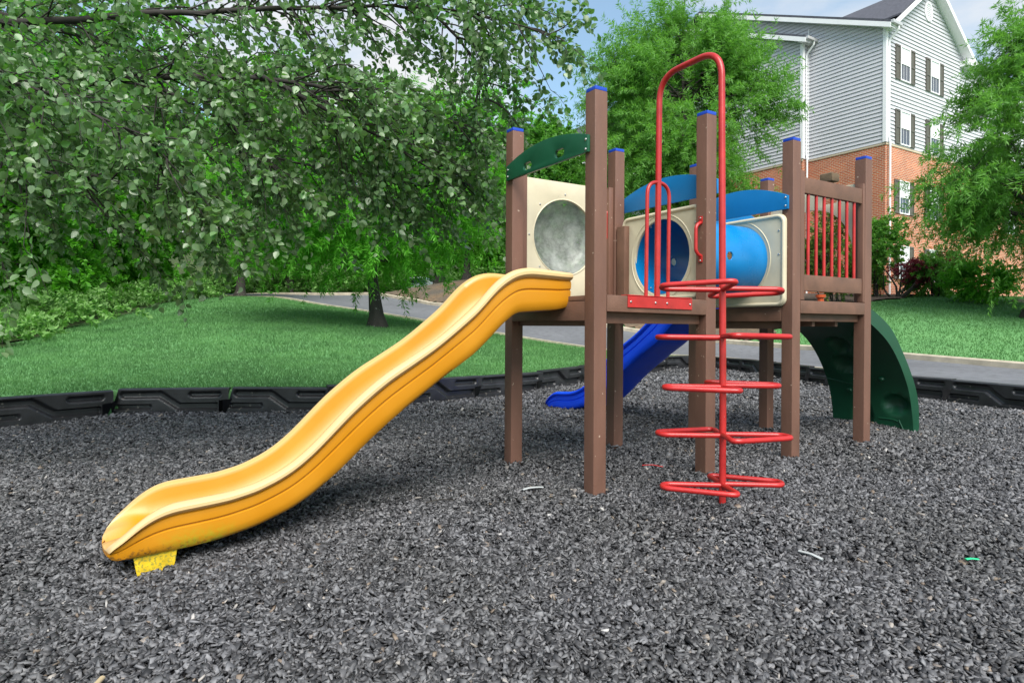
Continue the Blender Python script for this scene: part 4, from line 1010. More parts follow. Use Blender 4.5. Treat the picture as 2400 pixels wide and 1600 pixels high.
# light green undergrowth along the lawn edge and road
def undergrowth(path, n, per, hgt, wid, mat, size, seed, name, label):
    rng = np.random.default_rng(seed); P = np.array(path, float); d = np.concatenate([[0], np.cumsum(np.hypot(*np.diff(P, axis=0).T))])
    t = rng.uniform(0, d[-1], n); x = np.interp(t, d, P[:, 0]) + rng.normal(0, wid, n); y = np.interp(t, d, P[:, 1]) + rng.normal(0, wid, n)
    h = hgt * (0.45 + 0.55 * np.abs(np.sin(t * 0.9) * np.cos(t * 0.37 + 1))) * rng.uniform(0.05, 1.0, n) ** 0.7
    c = np.stack([x, y, ground_z(x, y) + h], -1); dd = rng.normal(0, 1, (n, 3)); dd[:, 2] = np.abs(dd[:, 2]) * 0.7
    V, F_ = sprays(c, dd, 0.45 * rng.uniform(0.6, 1.3, n), per, size, MEDIUM, rng, 0.3)
    return tag(np_obj(name, V, F_, M[mat]), label, 'undergrowth', kind='stuff')
undergrowth([(-9.6, 10.6), (-11.3, 15), (-12.9, 20), (-13.3, 24), (-13.4, 27.5)], 1300, 26, 0.85, 0.65, 'leafbush', 0.12, 41, 'undergrowth', 'pale green weedy undergrowth along the left edge of the lawn')
undergrowth([(-13, 13.5), (-15.5, 20), (-16.5, 27), (-20, 32)], 1300, 26, 2.6, 1.1, 'leafwood', 0.16, 42, 'undergrowth', 'darker green thicket at the foot of the forest trees on the left')
undergrowth([(-24, 42.5), (-14, 39.0), (-9.3, 38.6), (-8.6, 43.0), (-8, 49), (0, 46)], 2200, 26, 2.2, 0.8, 'leafbush', 0.2, 43, 'undergrowth', 'pale green undergrowth beyond the far kerb of the road and around the white car')

def make_shrub(name, label, base, rad, n, per, leaf, size, tpl, seed, stems=7):
    rng = np.random.default_rng(seed); t = empty(name, base); tag(t, label, 'shrub'); w_ = Wood(); rad = np.array(rad)
    ctr = np.array([0, 0, rad[2] * 1.05]); pts, LC = lobed_points(ctr, rad, 18, n, rng, 0.42, 0.7)
    pts[:, 2] = np.maximum(pts[:, 2], 0.15)
    for q in LC[:stems]: w_.path(curve((rng.normal(0, .1), rng.normal(0, .1), -0.1), q, 0.08, rng, 7), 0.03, 0.006, 6)
    for q in pts[::4]: w_.path(curve((q[0] * .5, q[1] * .5, q[2] * .6), q, 0.06, rng, 4), 0.008, 0.003, 4)
    w_.build('stems', M['bark'], t)
    d = unit(pts - ctr) + rng.normal(0, .5, pts.shape)
    V, F_ = sprays(pts, d, 0.4 * rng.uniform(.6, 1.3, n), per, size, tpl, rng, 0.1); np_obj('foliage', V, F_, M[leaf], t); return t
make_shrub('shrub', 'tall dark yellowish shrub seen through the red balusters', (12.0, 23.8, gz(12, 23.8)), (1.1, 1.0, 1.75), 420, 40, 'leafshrub', 0.10, MEDIUM, 51)
make_shrub('shrub', 'tall green shrub against the brick corner right of the railing post', (14.6, 25.6, gz(14.6, 25.6)), (1.05, 1.0, 1.65), 420, 40, 'leafoak2', 0.11, MEDIUM, 52)
make_shrub('shrub', 'low green shrub in the bed right of the red maple', (16.4, 25.0, gz(16.4, 25.0)), (1.1, 0.9, 0.75), 300, 40, 'leafoak2', 0.10, MEDIUM, 53)
make_shrub('shrub', 'low green shrub under the right oak beside the metal railing', (16.6, 22.6, gz(16.6, 22.6)), (1.2, 0.9, 0.7), 300, 40, 'leafoak', 0.10, MEDIUM, 54)
make_shrub('shrub', 'grey green low shrub behind the red maple trunk', (17.6, 26.2, gz(17.6, 26.2)), (1.1, 0.8, 0.9), 260, 40, 'leafshrub', 0.10, MEDIUM, 55)
def maple():
    rng = np.random.default_rng(61); x, y = 15.0, 24.9; t = empty('red_maple', (x, y, gz(x, y) - 0.05)); tag(t, 'small dark red leaved maple with a forked trunk near the brick corner', 'tree')
    w_ = Wood(); LC = [(-0.5, 0, 1.1), (0.9, 0.1, 1.15), (0.55, -0.2, 1.25), (1.45, 0.1, 1.05), (-0.7, 0.2, 1.5), (0.15, 0, 1.4)]
    for q in LC: w_.path(curve((rng.normal(0, .03), 0, -0.05), q, 0.10, rng, 9), 0.055, 0.01, 7)
    w_.build('trunk', M['bark'], t)
    k = rng.integers(1, 4, 170); pts = np.array(LC)[k] + rng.normal(0, 1, (170, 3)) * np.array([0.36, 0.3, 0.2]); d = rng.normal(0, 1, (170, 3)); d[:, 2] *= 0.4
    V, F_ = sprays(pts, d, 0.35 * np.ones(170), 40, 0.085, MEDIUM, rng, 0.2); np_obj('crown', V, F_, M['leafred'], t)
maple()

# the pear tree whose branches hang in from the left, close to the camera
def pear():
    rng = np.random.default_rng(71); t = empty('pear_tree', (-5.7, 4.6, 0.0)); tag(t, 'large pear tree with broad glossy leaves hanging over the left half of the scene', 'tree')
    B0 = np.array([-5.7, 4.6, 0.0])
    def pt(px, py, y): return np.array([(px - 1200) / 1496.4 * y, y, 1.045 + (763 - py) / 1496.4 * y])
    w_ = Wood()
    tz = np.linspace(-0.3, 6.5, 12); w_.path(np.stack([0.1 * np.sin(tz), 0.08 * np.cos(tz * 1.2), tz], -1), 0.2 * (1 - 0.75 * tz.clip(0) / 6.5) + 0.12 * np.exp(-tz.clip(0) / 0.25), 0, 12)
    BO = [[(-5.65, 4.6, 2.35), pt(-150, 230, 4.9), pt(170, 195, 4.7), pt(430, 172, 4.6), pt(640, 178, 4.55), pt(850, 215, 4.6), pt(1020, 262, 5.0), pt(1100, 300, 5.3)],
          [pt(600, 176, 4.55), pt(720, 240, 4.5), pt(830, 295, 4.6), pt(920, 345, 4.9), pt(1000, 400, 5.2)],
          [(-5.65, 4.6, 1.9), pt(-200, 300, 4.2), pt(0, 370, 4.1), pt(110, 415, 4.1), pt(260, 430, 4.2), pt(400, 455, 4.4), pt(500, 500, 4.5)],
          [(-5.6, 4.6, 3.0), pt(-100, 60, 4.6), pt(250, 40, 4.6), pt(600, 20, 4.7), pt(900, 10, 4.8), pt(1130, 40, 4.9), pt(1290, 95, 5.0)],
          [(-5.6, 4.7, 2.6), pt(0, 210, 5.6), pt(300, 320, 5.6), pt(600, 360, 5.6), pt(850, 395, 5.6), pt(1040, 430, 5.6)],
          [pt(300, 180, 4.65), pt(500, 270, 4.6), pt(610, 340, 4.6), pt(640, 410, 4.6)],
          [(-5.6, 4.6, 4.0), pt(100, -170, 5.2), pt(600, -150, 5.2), pt(1000, -60, 5.2), pt(1240, 30, 5.3)],
          [(-5.6, 4.6, 2.0), pt(-100, 180, 3.8), pt(150, 250, 3.8), pt(330, 330, 3.8), pt(450, 420, 3.9)],
          [pt(760, 190, 4.6), pt(880, 290, 5.2), pt(1000, 370, 5.5), pt(1080, 420, 5.6)],
          [(-5.6, 4.7, 3.3), pt(-60, 20, 5.8), pt(300, 120, 5.9), pt(700, 230, 5.9), pt(1000, 300, 5.9), pt(1160, 330, 5.9)],
          [(-5.6, 4.6, 1.7), pt(-250, 380, 4.4), pt(-40, 440, 4.6), pt(120, 470, 4.7)],
          [pt(1000, 20, 5.2), pt(1090, 100, 5.4), pt(1140, 180, 5.5), pt(1150, 250, 5.5)]]
    R0 = [0.05, 0.018, 0.028, 0.04, 0.035, 0.016, 0.04, 0.03, 0.014, 0.035, 0.025, 0.014]
    allp, tans = [], []
    for b, r in zip(BO, R0):
        b = np.array([np.asarray(q, float) for q in b]) - B0; d = np.concatenate([[0], np.cumsum(np.linalg.norm(np.diff(b, axis=0), axis=1))]); s = np.arange(0, d[-1], 0.08)
        P = np.stack([np.interp(s, d, b[:, i]) for i in range(3)], -1)
        for _ in range(10): P[1:-1] = .25 * P[:-2] + .5 * P[1:-1] + .25 * P[2:]
        P[1:] += np.cumsum(rng.normal(0, 0.006, (len(P) - 1, 3)), 0) * 0.7
        w_.path(P, r, 0.004, 8); allp.append(P); tans.append(unit(np.gradient(P, axis=0)))
    # secondary branches, then leafy twigs on them
    C, Dd, Ln = [], [], []
    for P, T in zip(allp, tans):
        L_ = len(P) * 0.08
        st = int(len(P) * 0.18) if len(P) > 40 else 2
        for _ in range(int(L_ * 17.0)):
            i = rng.integers(st, len(P)); a = P[i]; lat = rng.normal(0, 1, 3); lat -= T[i] * (lat @ T[i]); lat = lat / np.linalg.norm(lat)
            d = T[i] * rng.uniform(0.4, 1.0) + lat * rng.uniform(0.3, 0.9); d[2] -= rng.uniform(-0.05, 0.55); d /= np.linalg.norm(d)
            ln = rng.uniform(0.35, 0.85) * (1.0 if i < len(P) * 0.8 else 0.6)
            Q = curve(a, a + d * ln, 0.06, rng, 6, -0.05); Q[:, 2] -= np.linspace(0, 1, 6) ** 2 * 0.12 * ln
            w_.path(Q, 0.007, 0.002, 5)
            for k in range(2, 6):
                for _k2 in range(1 if k < 5 else 2):
                    dd = unit(Q[k] - Q[k - 1]) + rng.normal(0, 0.55, 3); dd[2] -= 0.15
                    C.append(Q[k]); Dd.append(dd); Ln.append(rng.uniform(0.12, 0.28))
    C, Dd, Ln = np.array(C), np.array(Dd), np.array(Ln)
    for c, d, l in list(zip(C, unit(Dd), Ln))[::2]:
        w_.path(np.stack([c, c + d * l * 0.5, c + d * l - np.array([0, 0, 0.2 * l])]), 0.0025, 0.0012, 4)
    w_.build('trunk', M['barkpear'], t)
    V, F_ = sprays(C, Dd, Ln, 11, 0.050, BROAD, rng, 0.35, 0.9, 0.55, 0.018)
    o = np_obj('crown', V, F_, M['leafpear'], t, True)
pear()

# ------------------------------------------------------------------ buildings
def quad_obj(name, quads, mat, parent, uvs=None):
    bm = bmesh.new(); uvl = bm.loops.layers.uv.new('UVMap')
    for q in quads:
        f = bm.faces.new([bm.verts.new(p) for p in q])
        for l in f.loops:
            c = l.vert.co; nrm = f.normal
            l[uvl].uv = (c.x + c.y, c.z)
    return obj(name, bm, mat, parent)
def siding(name, place, z0, z1, lo, hi, parent, lap=0.172):
    """courses of lapped boards; place(a, z, out) -> point, lo/hi(z) give the run of each course"""
    Q = []; z = z0
    while z < z1 - 1e-6:
        zt = min(z + lap, z1); a0, a1, b0, b1 = lo(z), hi(z), lo(zt), hi(zt)
        if a1 - a0 > 0.02:
            Q.append([place(a0, z, 0.042), place(a1, z, 0.042), place(max(b1, b0 + 0.01), zt, 0.002), place(b0, zt, 0.002)])
            Q.append([place(a0, z, 0.0), place(a1, z, 0.0), place(a1, z, 0.042), place(a0, z, 0.042)])
        z = zt
    bm = bmesh.new()
    for q in Q: bm.faces.new([bm.verts.new(p) for p in q])
    bmesh.ops.recalc_face_normals(bm, faces=bm.faces[:])
    return obj(name, bm, M['siding'], parent)
def window(place, a0, a1, z0, z1, parent, shut=True):
    """double hung window with grilles and shutters; place(a, z, out)"""
    def bar(bm, x0, x1, y0, y1, o0, o1):
        r = bmesh.ops.create_cube(bm, size=1.0)
        for v in r['verts']:
            v.co = place(x0 if v.co.x < 0 else x1, y0 if v.co.y < 0 else y1, o0 if v.co.z < 0 else o1)
    bm = bmesh.new(); f = 0.055; zm = (z0 + z1) / 2
    bar(bm, a0, a0 + f, z0, z1, 0.0, 0.05); bar(bm, a1 - f, a1, z0, z1, 0.0, 0.05)
    bar(bm, a0 + f, a1 - f, z0, z0 + f, 0.0, 0.05); bar(bm, a0 + f, a1 - f, z1 - f, z1, 0.0, 0.05); bar(bm, a0 + f, a1 - f, zm - .025, zm + .025, 0.0, 0.046)
    wdw = obj('window', bm, M['white'], parent)
    bm = bmesh.new(); bar(bm, a0 + f, a1 - f, z0 + f, zm - .025, 0.004, 0.018); obj('pane', bm, M['glass'], wdw)
    bm = bmesh.new(); bar(bm, a0 + f, a1 - f, zm + .025, z1 - f, 0.004, 0.018); obj('blind', bm, M['blind'], wdw)
    bm = bmesh.new()
    for k in (1, 2): x = a0 + f + (a1 - a0 - 2 * f) * k / 3; bar(bm, x - .008, x + .008, z0 + f, zm - .025, 0.018, 0.024); bar(bm, x - .008, x + .008, zm + .025, z1 - f, 0.018, 0.024)
    obj('grille', bm, M['white'], wdw)
    if shut:
        for x0, x1 in ((a0 - 0.40, a0 - 0.01), (a1 + 0.01, a1 + 0.40)):
            bm = bmesh.new(); g = 0.05
            bar(bm, x0, x0 + g, z0, z1, 0.0, 0.05); bar(bm, x1 - g, x1, z0, z1, 0.0, 0.05)
            for q0, q1 in ((z0, z0 + .08), (zm - .05, zm + .05), (z1 - .08, z1)): bar(bm, x0 + g, x1 - g, q0, q1, 0.0, 0.05)
            bar(bm, x0 + g, x1 - g, z0 + .08, zm - .05, 0.0, 0.03); bar(bm, x0 + g, x1 - g, zm + .05, z1 - .08, 0.0, 0.03)
            obj('shutter', bm, M['shutter'], parent)
def slab(name, pts, up, mat, parent):
    """roof or fascia slab from a polygon thickened along up"""
    bm = bmesh.new(); a = [bm.verts.new(p) for p in pts]; b = [bm.verts.new(Vector(p) + Vector(up)) for p in pts]; n = len(pts)
    bm.faces.new(a); bm.faces.new(list(reversed(b)))
    for i in range(n): bm.faces.new((a[i], a[(i + 1) % n], b[(i + 1) % n], b[i]))
    bmesh.ops.recalc_face_normals(bm, faces=bm.faces[:]); return obj(name, bm, mat, parent)
def apartment(loc, rz):
    t = empty('apartment_building', loc, rz); tag(t, 'grey sided apartment building on a red brick base with white trim, at the upper right', 'building')
    Lp = lambda x0: (lambda a, z, o_: Vector((x0 - o_, a, z)))          # wall facing -x, run along +y
    Rp = lambda y0: (lambda a, z, o_: Vector((a, y0 - o_, z)))          # wall facing -y, run along +x
    zb, ze, sl = 6.75, 11.72, 0.445
    # brick storeys (left wall, projecting block, front wall, return)
    DL = 10.6; E = 0.45; TS = 3.68
    bw = quad_obj('brick_wall', [[(0, 0, -1), (16, 0, -1), (16, 0, zb), (0, 0, zb)], [(0, TS, -1), (0, 0, -1), (0, 0, zb), (0, TS, zb)], [(-E, DL, -1), (-E, TS, -1), (-E, TS, zb), (-E, DL, zb)], [(-E, TS, -1), (0, TS, -1), (0, TS, zb), (-E, TS, zb)], [(16, 0, -1), (16, DL, -1), (16, DL, zb), (16, 0, zb)]], M['brick'], t)
    # soldier course ledge on top of the brick
    for a in ((-0.03, 16, -0.03, 0.02), (-0.03, 0.02, -0.03, TS - 0.04), (-E - 0.03, -E + 0.02, TS - 0.03, DL)):
        obj('brick_ledge', BX(a[0], a[1], a[2], a[3], zb - 0.10, zb - 0.004, bev=0.0), M['brick'], bw)
    # siding
    siding('siding_wall', Lp(0.0), zb, 21.0, lambda z: max(0.0, (z - ze) / sl), lambda z: 10.2, t)
    siding('siding_wall', Lp(-E), zb, 19.0, lambda z: max(TS, TS + (z - 12.35) / sl), lambda z: DL, t)
    siding('siding_wall', Rp(TS), zb, 12.35, lambda z: -E, lambda z: 0.0, t)
    ap, az = 3.68, 14.55
    siding('gable_wall', Rp(0.0), zb, az, lambda z: max(0.0, (z - ze) / ((az - ze) / ap)), lambda z: min(7.25 if z > ze else 16.0, 7.36 - (z - ze) / ((az - ze) / ap)) if z > ze - .01 else 16.0, t)
    # corner boards
    cb = obj('corner_board', BX(-0.06, 0.10, -0.06, 0.10, zb + 0.005, ze, bev=0.004), M['white'], t)
    obj('corner_board', BX(-E - 0.06, -E + 0.10, TS - 0.06, TS + 0.10, zb + 0.005, 12.3, bev=0.004), M['white'], t)
    obj('corner_board', BX(-0.06, -0.004, TS - 0.06, TS - 0.02, zb + 0.005, 13.1, bev=0.0), M['white'], t)
    # main roof with raking fascia over the left wall
    oh = 0.38; T0, T1 = -0.40, 10.2
    def zr(y): return ze + 0.05 + sl * (y + 0.0)
    for xa, xb, ta in ((-oh, 0.30, T0), (0.30, 7.70, 0.12), (7.70, 16.4, T0)):
        slab('roof', [(xa, ta, zr(ta) + .16), (xa, T1, zr(T1) + .16), (xb, T1, zr(T1) + .16), (xb, ta, zr(ta) + .16)], (0, 0, 0.12), M['shingle'], t)
    slab('roof', [(-oh, T1, zr(T1) + .16), (-oh, 2 * T1 - T0, zr(T0) + .16), (16.4, 2 * T1 - T0, zr(T0) + .16), (16.4, T1, zr(T1) + .16)], (0, 0, 0.12), M['shingle'], t)
    fa_ = slab('rake_fascia', [(-oh - .03, T0, zr(T0) - .06), (-oh - .03, T1, zr(T1) - .06), (-oh - .03, T1, zr(T1) + .16), (-oh - .03, T0, zr(T0) + .16)], (0.03, 0, 0), M['white'], t)
    slab('soffit', [(-oh, T0, zr(T0) - .03), (-oh, T1, zr(T1) - .03), (-0.0, T1, zr(T1) - .03), (-0.0, T0, zr(T0) - .03)], (0, 0, 0.03), M['white'], t)
    obj('eave_return', BX(-oh, 0.32, T0, -0.02, ze - 0.06, ze + 0.03, bev=0.004), M['white'], t)
    g = bmesh.new(); box(g, -oh + 0.0, 0.36, T0 - 0.13, T0 - 0.005, ze - 0.01, ze + 0.13, 0.01, 2); gt = obj('gutter', g, M['metal'], t)
    ds = bmesh.new(); tube(ds, fillet([(0.16, T0 - 0.06, ze - 0.01), (0.16, T0 - 0.06, ze - 0.15), (0.16, -0.07, ze - 0.5), (0.16, -0.07, zb + 0.25), (0.16, -0.12, zb + 0.02), (0.16, -0.12, 0.0)], 0.08, 4), 0.045, 8)
    obj('downspout', ds, M['white'], t, 50)
    # lower roof of the projecting block
    def z2(y): return 12.40 + sl * (y - TS)
    Y0, Y1 = TS - 0.40, 10.9
    slab('roof', [(-E - oh, Y0, z2(Y0) + .16), (-E - oh, Y1, z2(Y1) + .16), (0.0, Y1, z2(Y1) + .16), (0.0, Y0, z2(Y0) + .16)], (0, 0, 0.10), M['shingle'], t)
    slab('rake_fascia', [(-E - oh - .03, Y0, z2(Y0) - .06), (-E - oh - .03, Y1, z2(Y1) - .06), (-E - oh - .03, Y1, z2(Y1) + .16), (-E - oh - .03, Y0, z2(Y0) + .16)], (0.03, 0, 0), M['white'], t)
    slab('soffit', [(-E - oh, Y0, z2(Y0) - .03), (-E - oh, Y1, z2(Y1) - .03), (-E, Y1, z2(Y1) - .03), (-E, Y0, z2(Y0) - .03)], (0, 0, 0.03), M['white'], t)
    obj('eave_return', BX(-E - oh, -0.02, Y0, TS - 0.02, 12.28, 12.37, bev=0.004), M['white'], t)
    g = bmesh.new(); box(g, -E - oh, -0.02, Y0 - 0.13, Y0 - 0.005, 12.30, 12.43, 0.01, 2); obj('gutter', g, M['metal'], t)
    ds = bmesh.new(); tube(ds, fillet([(-0.26, Y0 - 0.06, 12.3), (-0.26, Y0 - 0.06, 12.15), (-E + 0.20, TS - 0.07, 11.8), (-E + 0.20, TS - 0.07, zb + 0.25), (-E + 0.20, TS - 0.12, zb + 0.02), (-E + 0.20, TS - 0.12, 0)], 0.08, 4), 0.045, 8)
    obj('downspout', ds, M['white'], t, 50)
    # front gable roof
    gp = (az - ze) / ap; oy = -0.42; yb = 6.2
    for s, x_e in ((-1, -0.30), (1, 7.66)):
        ze_ = az + 0.12 - gp * abs(x_e - ap) + 0.12
        if s < 0:
            pts = [(0.42, oy, az + .24 - gp * abs(0.42 - ap)), (ap, oy, az + .24), (ap, yb, az + .24), (0.42, 0.9, az + .24 - gp * abs(0.42 - ap))]
        else:
            pts = [(ap, oy, az + .24), (x_e, oy, ze_), (x_e, 1.0, ze_), (ap, yb, az + .24)]
        slab('gable_roof', pts, (0, 0, 0.08), M['shingle'], t)
        xa, xb = (0.0, ap) if s < 0 else (ap, x_e); za, zb_ = az + .24 - gp * abs(xa - ap), az + .24 - gp * abs(xb - ap)
        slab('gable_fascia', [(xa, oy - .03, za - .26), (xb, oy - .03, zb_ - .26), (xb, oy - .03, zb_ - .01), (xa, oy - .03, za - .01)], (0, 0.03, 0), M['white'], t)
        slab('gable_soffit', [(xa, oy, za - .22), (xb, oy, zb_ - .22), (xb, -0.0, zb_ - .22), (xa, -0.0, za - .22)], (0, 0, 0.03), M['white'], t)
    obj('eave_return', BX(6.75, 7.7, oy - .03, -0.02, ze - 0.22, ze + 0.05, bev=0.004), M['white'], t)
    g = bmesh.new(); box(g, 7.62, 7.74, oy, 1.2, ze - 0.02, ze + 0.11, 0.01, 2); obj('gutter', g, M['metal'], t)
    # gable vent
    bm = plate(circ(ap - 0.05, az - 1.15, 0.36, 40, 0.46), [circ(ap - 0.05, az - 1.15, 0.27, 40, 0.37)], 0.05, lambda a, b, c: Vector((a, -0.02 - c, b)), 0.0)
    vt = obj('gable_vent', bm, M['white'], t)
    bm = bmesh.new()
    for k in range(9):
        z = az - 1.15 - 0.34 + 0.085 * k; hw = 0.275 * math.sqrt(max(0.02, 1 - ((z + 0.02 - az + 1.15) / 0.37) ** 2)); box(bm, ap - 0.05 - hw, ap - 0.05 + hw, -0.055, -0.025, z, z + 0.045, 0.0)
    obj('vent_louvre', bm, M['white'], vt)
    # windows of the gable front on four storeys
    for z0 in (9.68, 6.80):
        for a in (1.12, 3.80): window(Rp(-0.03), a, a + 0.86, z0, z0 + 1.54, t)
    for z0 in (3.72, 0.80):
        for a in (1.12, 3.80): window(Rp(-0.004), a, a + 0.86, z0, z0 + 1.5, t)
    for z0 in (9.68, 6.80, 3.72):
        for a in (9.2, 12.2): window(Rp(-0.018), a, a + 0.86, z0, z0 + 1.54, t)
apartment((16.34, 28.0, 2.42), math.radians(32.1))

def far_house(loc, rz):
    t = empty('apartment_building', loc, rz); tag(t, 'distant grey sided building with a white balcony, behind the tallest brown post', 'building')
    Lp = lambda a, z, o_: Vector((0 - o_, a, z)); Rp = lambda a, z, o_: Vector((a, 0 - o_, z))
    siding('siding_wall', Lp, -1.5, 14.5, lambda z: max(0.0, (z - 11.0) / 0.5), lambda z: 14.0, t, 0.16)
    siding('siding_wall', Rp, -1.5, 11.0, lambda z: 0.0, lambda z: 14.0, t, 0.16)
    siding('gable_wall', Rp, 11.0, 13.6, lambda z: (z - 11.0) / 0.75, lambda z: 7.0 - (z - 11.0) / 0.75, t, 0.16)
    obj('corner_board', BX(-0.04, 0.12, -0.04, 0.12, -1.5, 11.0, bev=0.0), M['white'], t)
    slab('roof', [(-.4, -.5, 11.1), (-.4, 8, 15.2), (14.4, 8, 15.2), (14.4, -.5, 11.1)], (0, 0, .2), M['shingle'], t)
    slab('rake_fascia', [(-.45, -.5, 10.85), (-.45, 8, 14.95), (-.45, 8, 15.2), (-.45, -.5, 11.1)], (0.04, 0, 0), M['white'], t)
    for xa, xb, za, zb_ in ((-0.4, 3.5, 10.95, 13.9), (3.5, 7.4, 13.9, 10.95)):
        slab('gable_fascia', [(xa, -.5, za - .25), (xb, -.5, zb_ - .25), (xb, -.5, zb_ + .05), (xa, -.5, za + .05)], (0, .05, 0), M['white'], t)
        slab('gable_roof', [(xa, -.5, za + .06), (xb, -.5, zb_ + .06), (xb, 6, zb_ + .06), (xa, 6, za + .06)], (0, 0, .1), M['shingle'], t)
    for z0 in (9.3, 6.3):
        bf = obj('balcony', BX(2.6, 7.0, -1.6, -0.02, z0 - .25, z0, bev=0.0), M['white'], t)
        bm = bmesh.new(); box(bm, 2.6, 7.0, -1.6, -1.54, z0 + 1.0, z0 + 1.08, 0); box(bm, 2.6, 7.0, -1.6, -1.54, z0 + .08, z0 + .14, 0)
        for k in range(30): x = 2.65 + k * 0.148; box(bm, x, x + .04, -1.59, -1.55, z0 + .14, z0 + 1.0, 0)
        obj('balcony_railing', bm, M['white'], bf)
        obj('balcony_post', BX(2.6, 2.75, -1.6, -1.45, z0 + 1.09, z0 + 2.7, bev=0.0), M['white'], bf)
    window(Rp, 8.5, 9.5, 8.8, 10.4, t)
far_house((4.0, 47.0, 3.0), math.radians(32.0))

# terrace railing at the right edge
def railing():
    x, y = 18.2, 22.6; z = gz(x, y); t = empty('metal_railing', (x, y, z), math.radians(-14)); tag(t, 'light grey metal picket railing beside the steps at the right edge', 'railing')
    bm = bmesh.new()
    for k in range(24): box(bm, k * 0.12, k * 0.12 + .022, 0, .022, 0.22, 1.0, 0)
    box(bm, -0.02, 2.86, -0.01, .035, 1.0, 1.05, 0); box(bm, -0.02, 2.86, -0.01, .035, 0.17, .22, 0)
    obj('pickets', bm, M['metal'], t); 
    for k in (0, 1.4, 2.8): obj('railing_post', BX(k - .03, k + .03, -.05, -.011, -0.1, 1.12, bev=.003), M['metal'], t)
    obj('base_wall', BX(-0.3, 3.1, -0.1, 0.3, -0.6, 0.12, bev=.01), M['kerb'], t)
railing()

# parked cars beyond the bank
def car(loc, rz, paint, label):
    t = empty('parked_car', loc, rz); tag(t, label, 'car')
    prof = [(-2.2, .35), (2.15, .35), (2.2, .6), (2.1, .78), (1.2, .92), (0.55, 1.38), (-1.0, 1.42), (-1.9, 1.0), (-2.2, .92)]
    bm = plate(prof, [], 1.7, lambda a, b, c: Vector((a, c - .85, b)), 0.06)
    for v in bm.verts:
        if v.co.z > 0.95: v.co.y *= 1 - 0.28 * (v.co.z - 0.95) / 0.45
    obj('body', bm, paint, t, 40)
    for s in (-1, 1):
        gp = [(1.02, .97), (0.5, 1.32), (-0.95, 1.35), (-1.6, 1.02)]
        bm = bmesh.new(); vs = [bm.verts.new((a, s * (.858 - .24 * (b - .95) / .45), b)) for a, b in gp]; bm.faces.new(vs); bmesh.ops.solidify(bm, geom=bm.faces[:], thickness=0.012); obj('window', bm, M['glass'], t)
    for x0, z0, x1, z1 in ((1.22, .95, .60, 1.36), (-1.85, 1.04, -1.05, 1.41)):
        bm = bmesh.new(); k = 1 if x0 > 0 else -1
        vs = [bm.verts.new((x0 + .02 * k, -.74, z0 + .02)), bm.verts.new((x0 + .02 * k, .74, z0 + .02)), bm.verts.new((x1 + .02 * k, .56, z1 + .01)), bm.verts.new((x1 + .02 * k, -.56, z1 + .01))]; bm.faces.new(vs); bmesh.ops.solidify(bm, geom=bm.faces[:], thickness=0.012); obj('windscreen', bm, M['glass'], t)
    for x in (-1.35, 1.35):
        for y in (-.82, .82):
            bm = bmesh.new(); tube(bm, [(x, y - .1, .33), (x, y + .1, .33)], .33, 24); w_ = obj('wheel', bm, M['rubber'], t, 40)
            bm = bmesh.new(); s = 1 if y > 0 else -1; tube(bm, [(x, y + s * .09, .33), (x, y + s * .112, .33)], .2, 16); obj('rim', bm, M['metal'], w_, 40)
car((-7.3, 46.0, 3.05), math.radians(168), M['carwhite'], 'white car parked beyond the pine straw bank, mostly its roof showing')
car((-8.7, 46.6, 2.55), math.radians(160), M['carred'], 'red car just left of the white car, hardly showing above the bank')

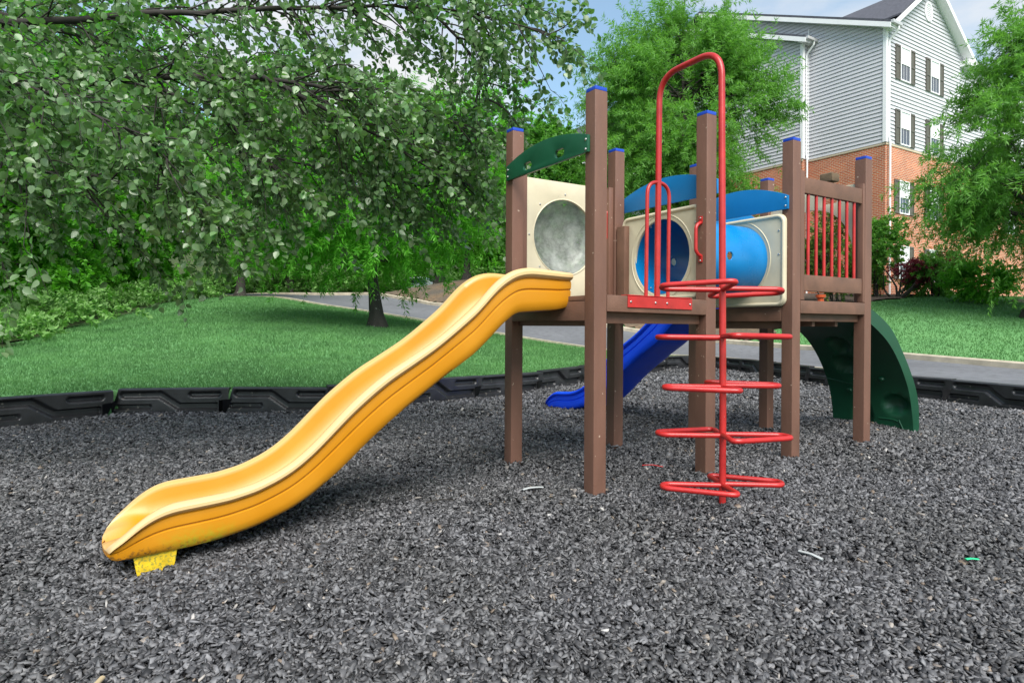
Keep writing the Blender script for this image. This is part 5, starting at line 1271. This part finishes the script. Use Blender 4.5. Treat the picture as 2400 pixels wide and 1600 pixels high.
# ------------------------------------------------------------------ sky, sun, camera
SUN_AZ, SUN_EL = math.radians(168), math.radians(50)     # azimuth clockwise from +Y: behind the camera to the right
wd = bpy.data.worlds.new('World'); SC.world = wd; wd.use_nodes = True
nt = wd.node_tree; nt.nodes.clear(); L = nt.links.new
sky = N(nt, 'ShaderNodeTexSky', sky_type='NISHITA', sun_disc=False, sun_elevation=SUN_EL, sun_rotation=SUN_AZ)
sky.air_density = 1.0; sky.dust_density = 0.6; sky.ozone_density = 0.6
tc = N(nt, 'ShaderNodeTexCoord'); mp = N(nt, 'ShaderNodeMapping'); mp.inputs['Scale'].default_value = (1, 1, 2.6); mp.inputs['Location'].default_value = (31.0, 17.0, 23.0); L(tc.outputs['Generated'], mp.inputs[0])
nz = N(nt, 'ShaderNodeTexNoise', i_Scale=2.3, i_Detail=9.0, i_Roughness=0.55); L(mp.outputs[0], nz.inputs['Vector'])
rc = ramp(nt, [(0.44, (0.15, 0.15, 0.15)), (0.64, (1, 1, 1))]); L(nz.outputs['Fac'], rc.inputs[0])
tint = mixc(nt, sky.outputs[0], (0.86, 1.06, 1.02), 1.0, 'MULTIPLY')
ccol = mixc(nt, tint, (4.1, 4.15, 4.25), rc.outputs[0])
bg = N(nt, 'ShaderNodeBackground', i_Strength=0.12); L(ccol, bg.inputs[0])
ow = nt.nodes.new('ShaderNodeOutputWorld'); L(bg.outputs[0], ow.inputs[0])
sl_ = bpy.data.lights.new('sun', 'SUN'); sl_.energy = 3.8; sl_.angle = math.radians(45); sl_.color = (1.0, 0.955, 0.89)
so = bpy.data.objects.new('sun', sl_); COL.objects.link(so)
sd = Vector((math.sin(SUN_AZ) * math.cos(SUN_EL), math.cos(SUN_AZ) * math.cos(SUN_EL), math.sin(SUN_EL)))
so.rotation_euler = sd.to_track_quat('Z', 'Y').to_euler(); so.location = (4, -6, 12)

cam = bpy.data.cameras.new('camera'); co = bpy.data.objects.new('camera', cam); COL.objects.link(co)
cam.sensor_fit = 'HORIZONTAL'; cam.sensor_width = 36.0; cam.lens = 1496.4 / 2400 * 36.0
cam.shift_y = (763.2 - 800) / 2400; cam.clip_start = 0.05; cam.clip_end = 500
co.location = (0, 0, 1.0453); co.rotation_euler = (PI / 2, -0.0045, 0)
SC.camera = co
SC.view_settings.view_transform = 'Standard'; SC.view_settings.look = 'None'; SC.view_settings.gamma = 1.0
SC.view_settings.exposure = 0.9
SC.cycles.max_bounces = 8; SC.cycles.transparent_max_bounces = 8
SC.cycles.use_denoising = True
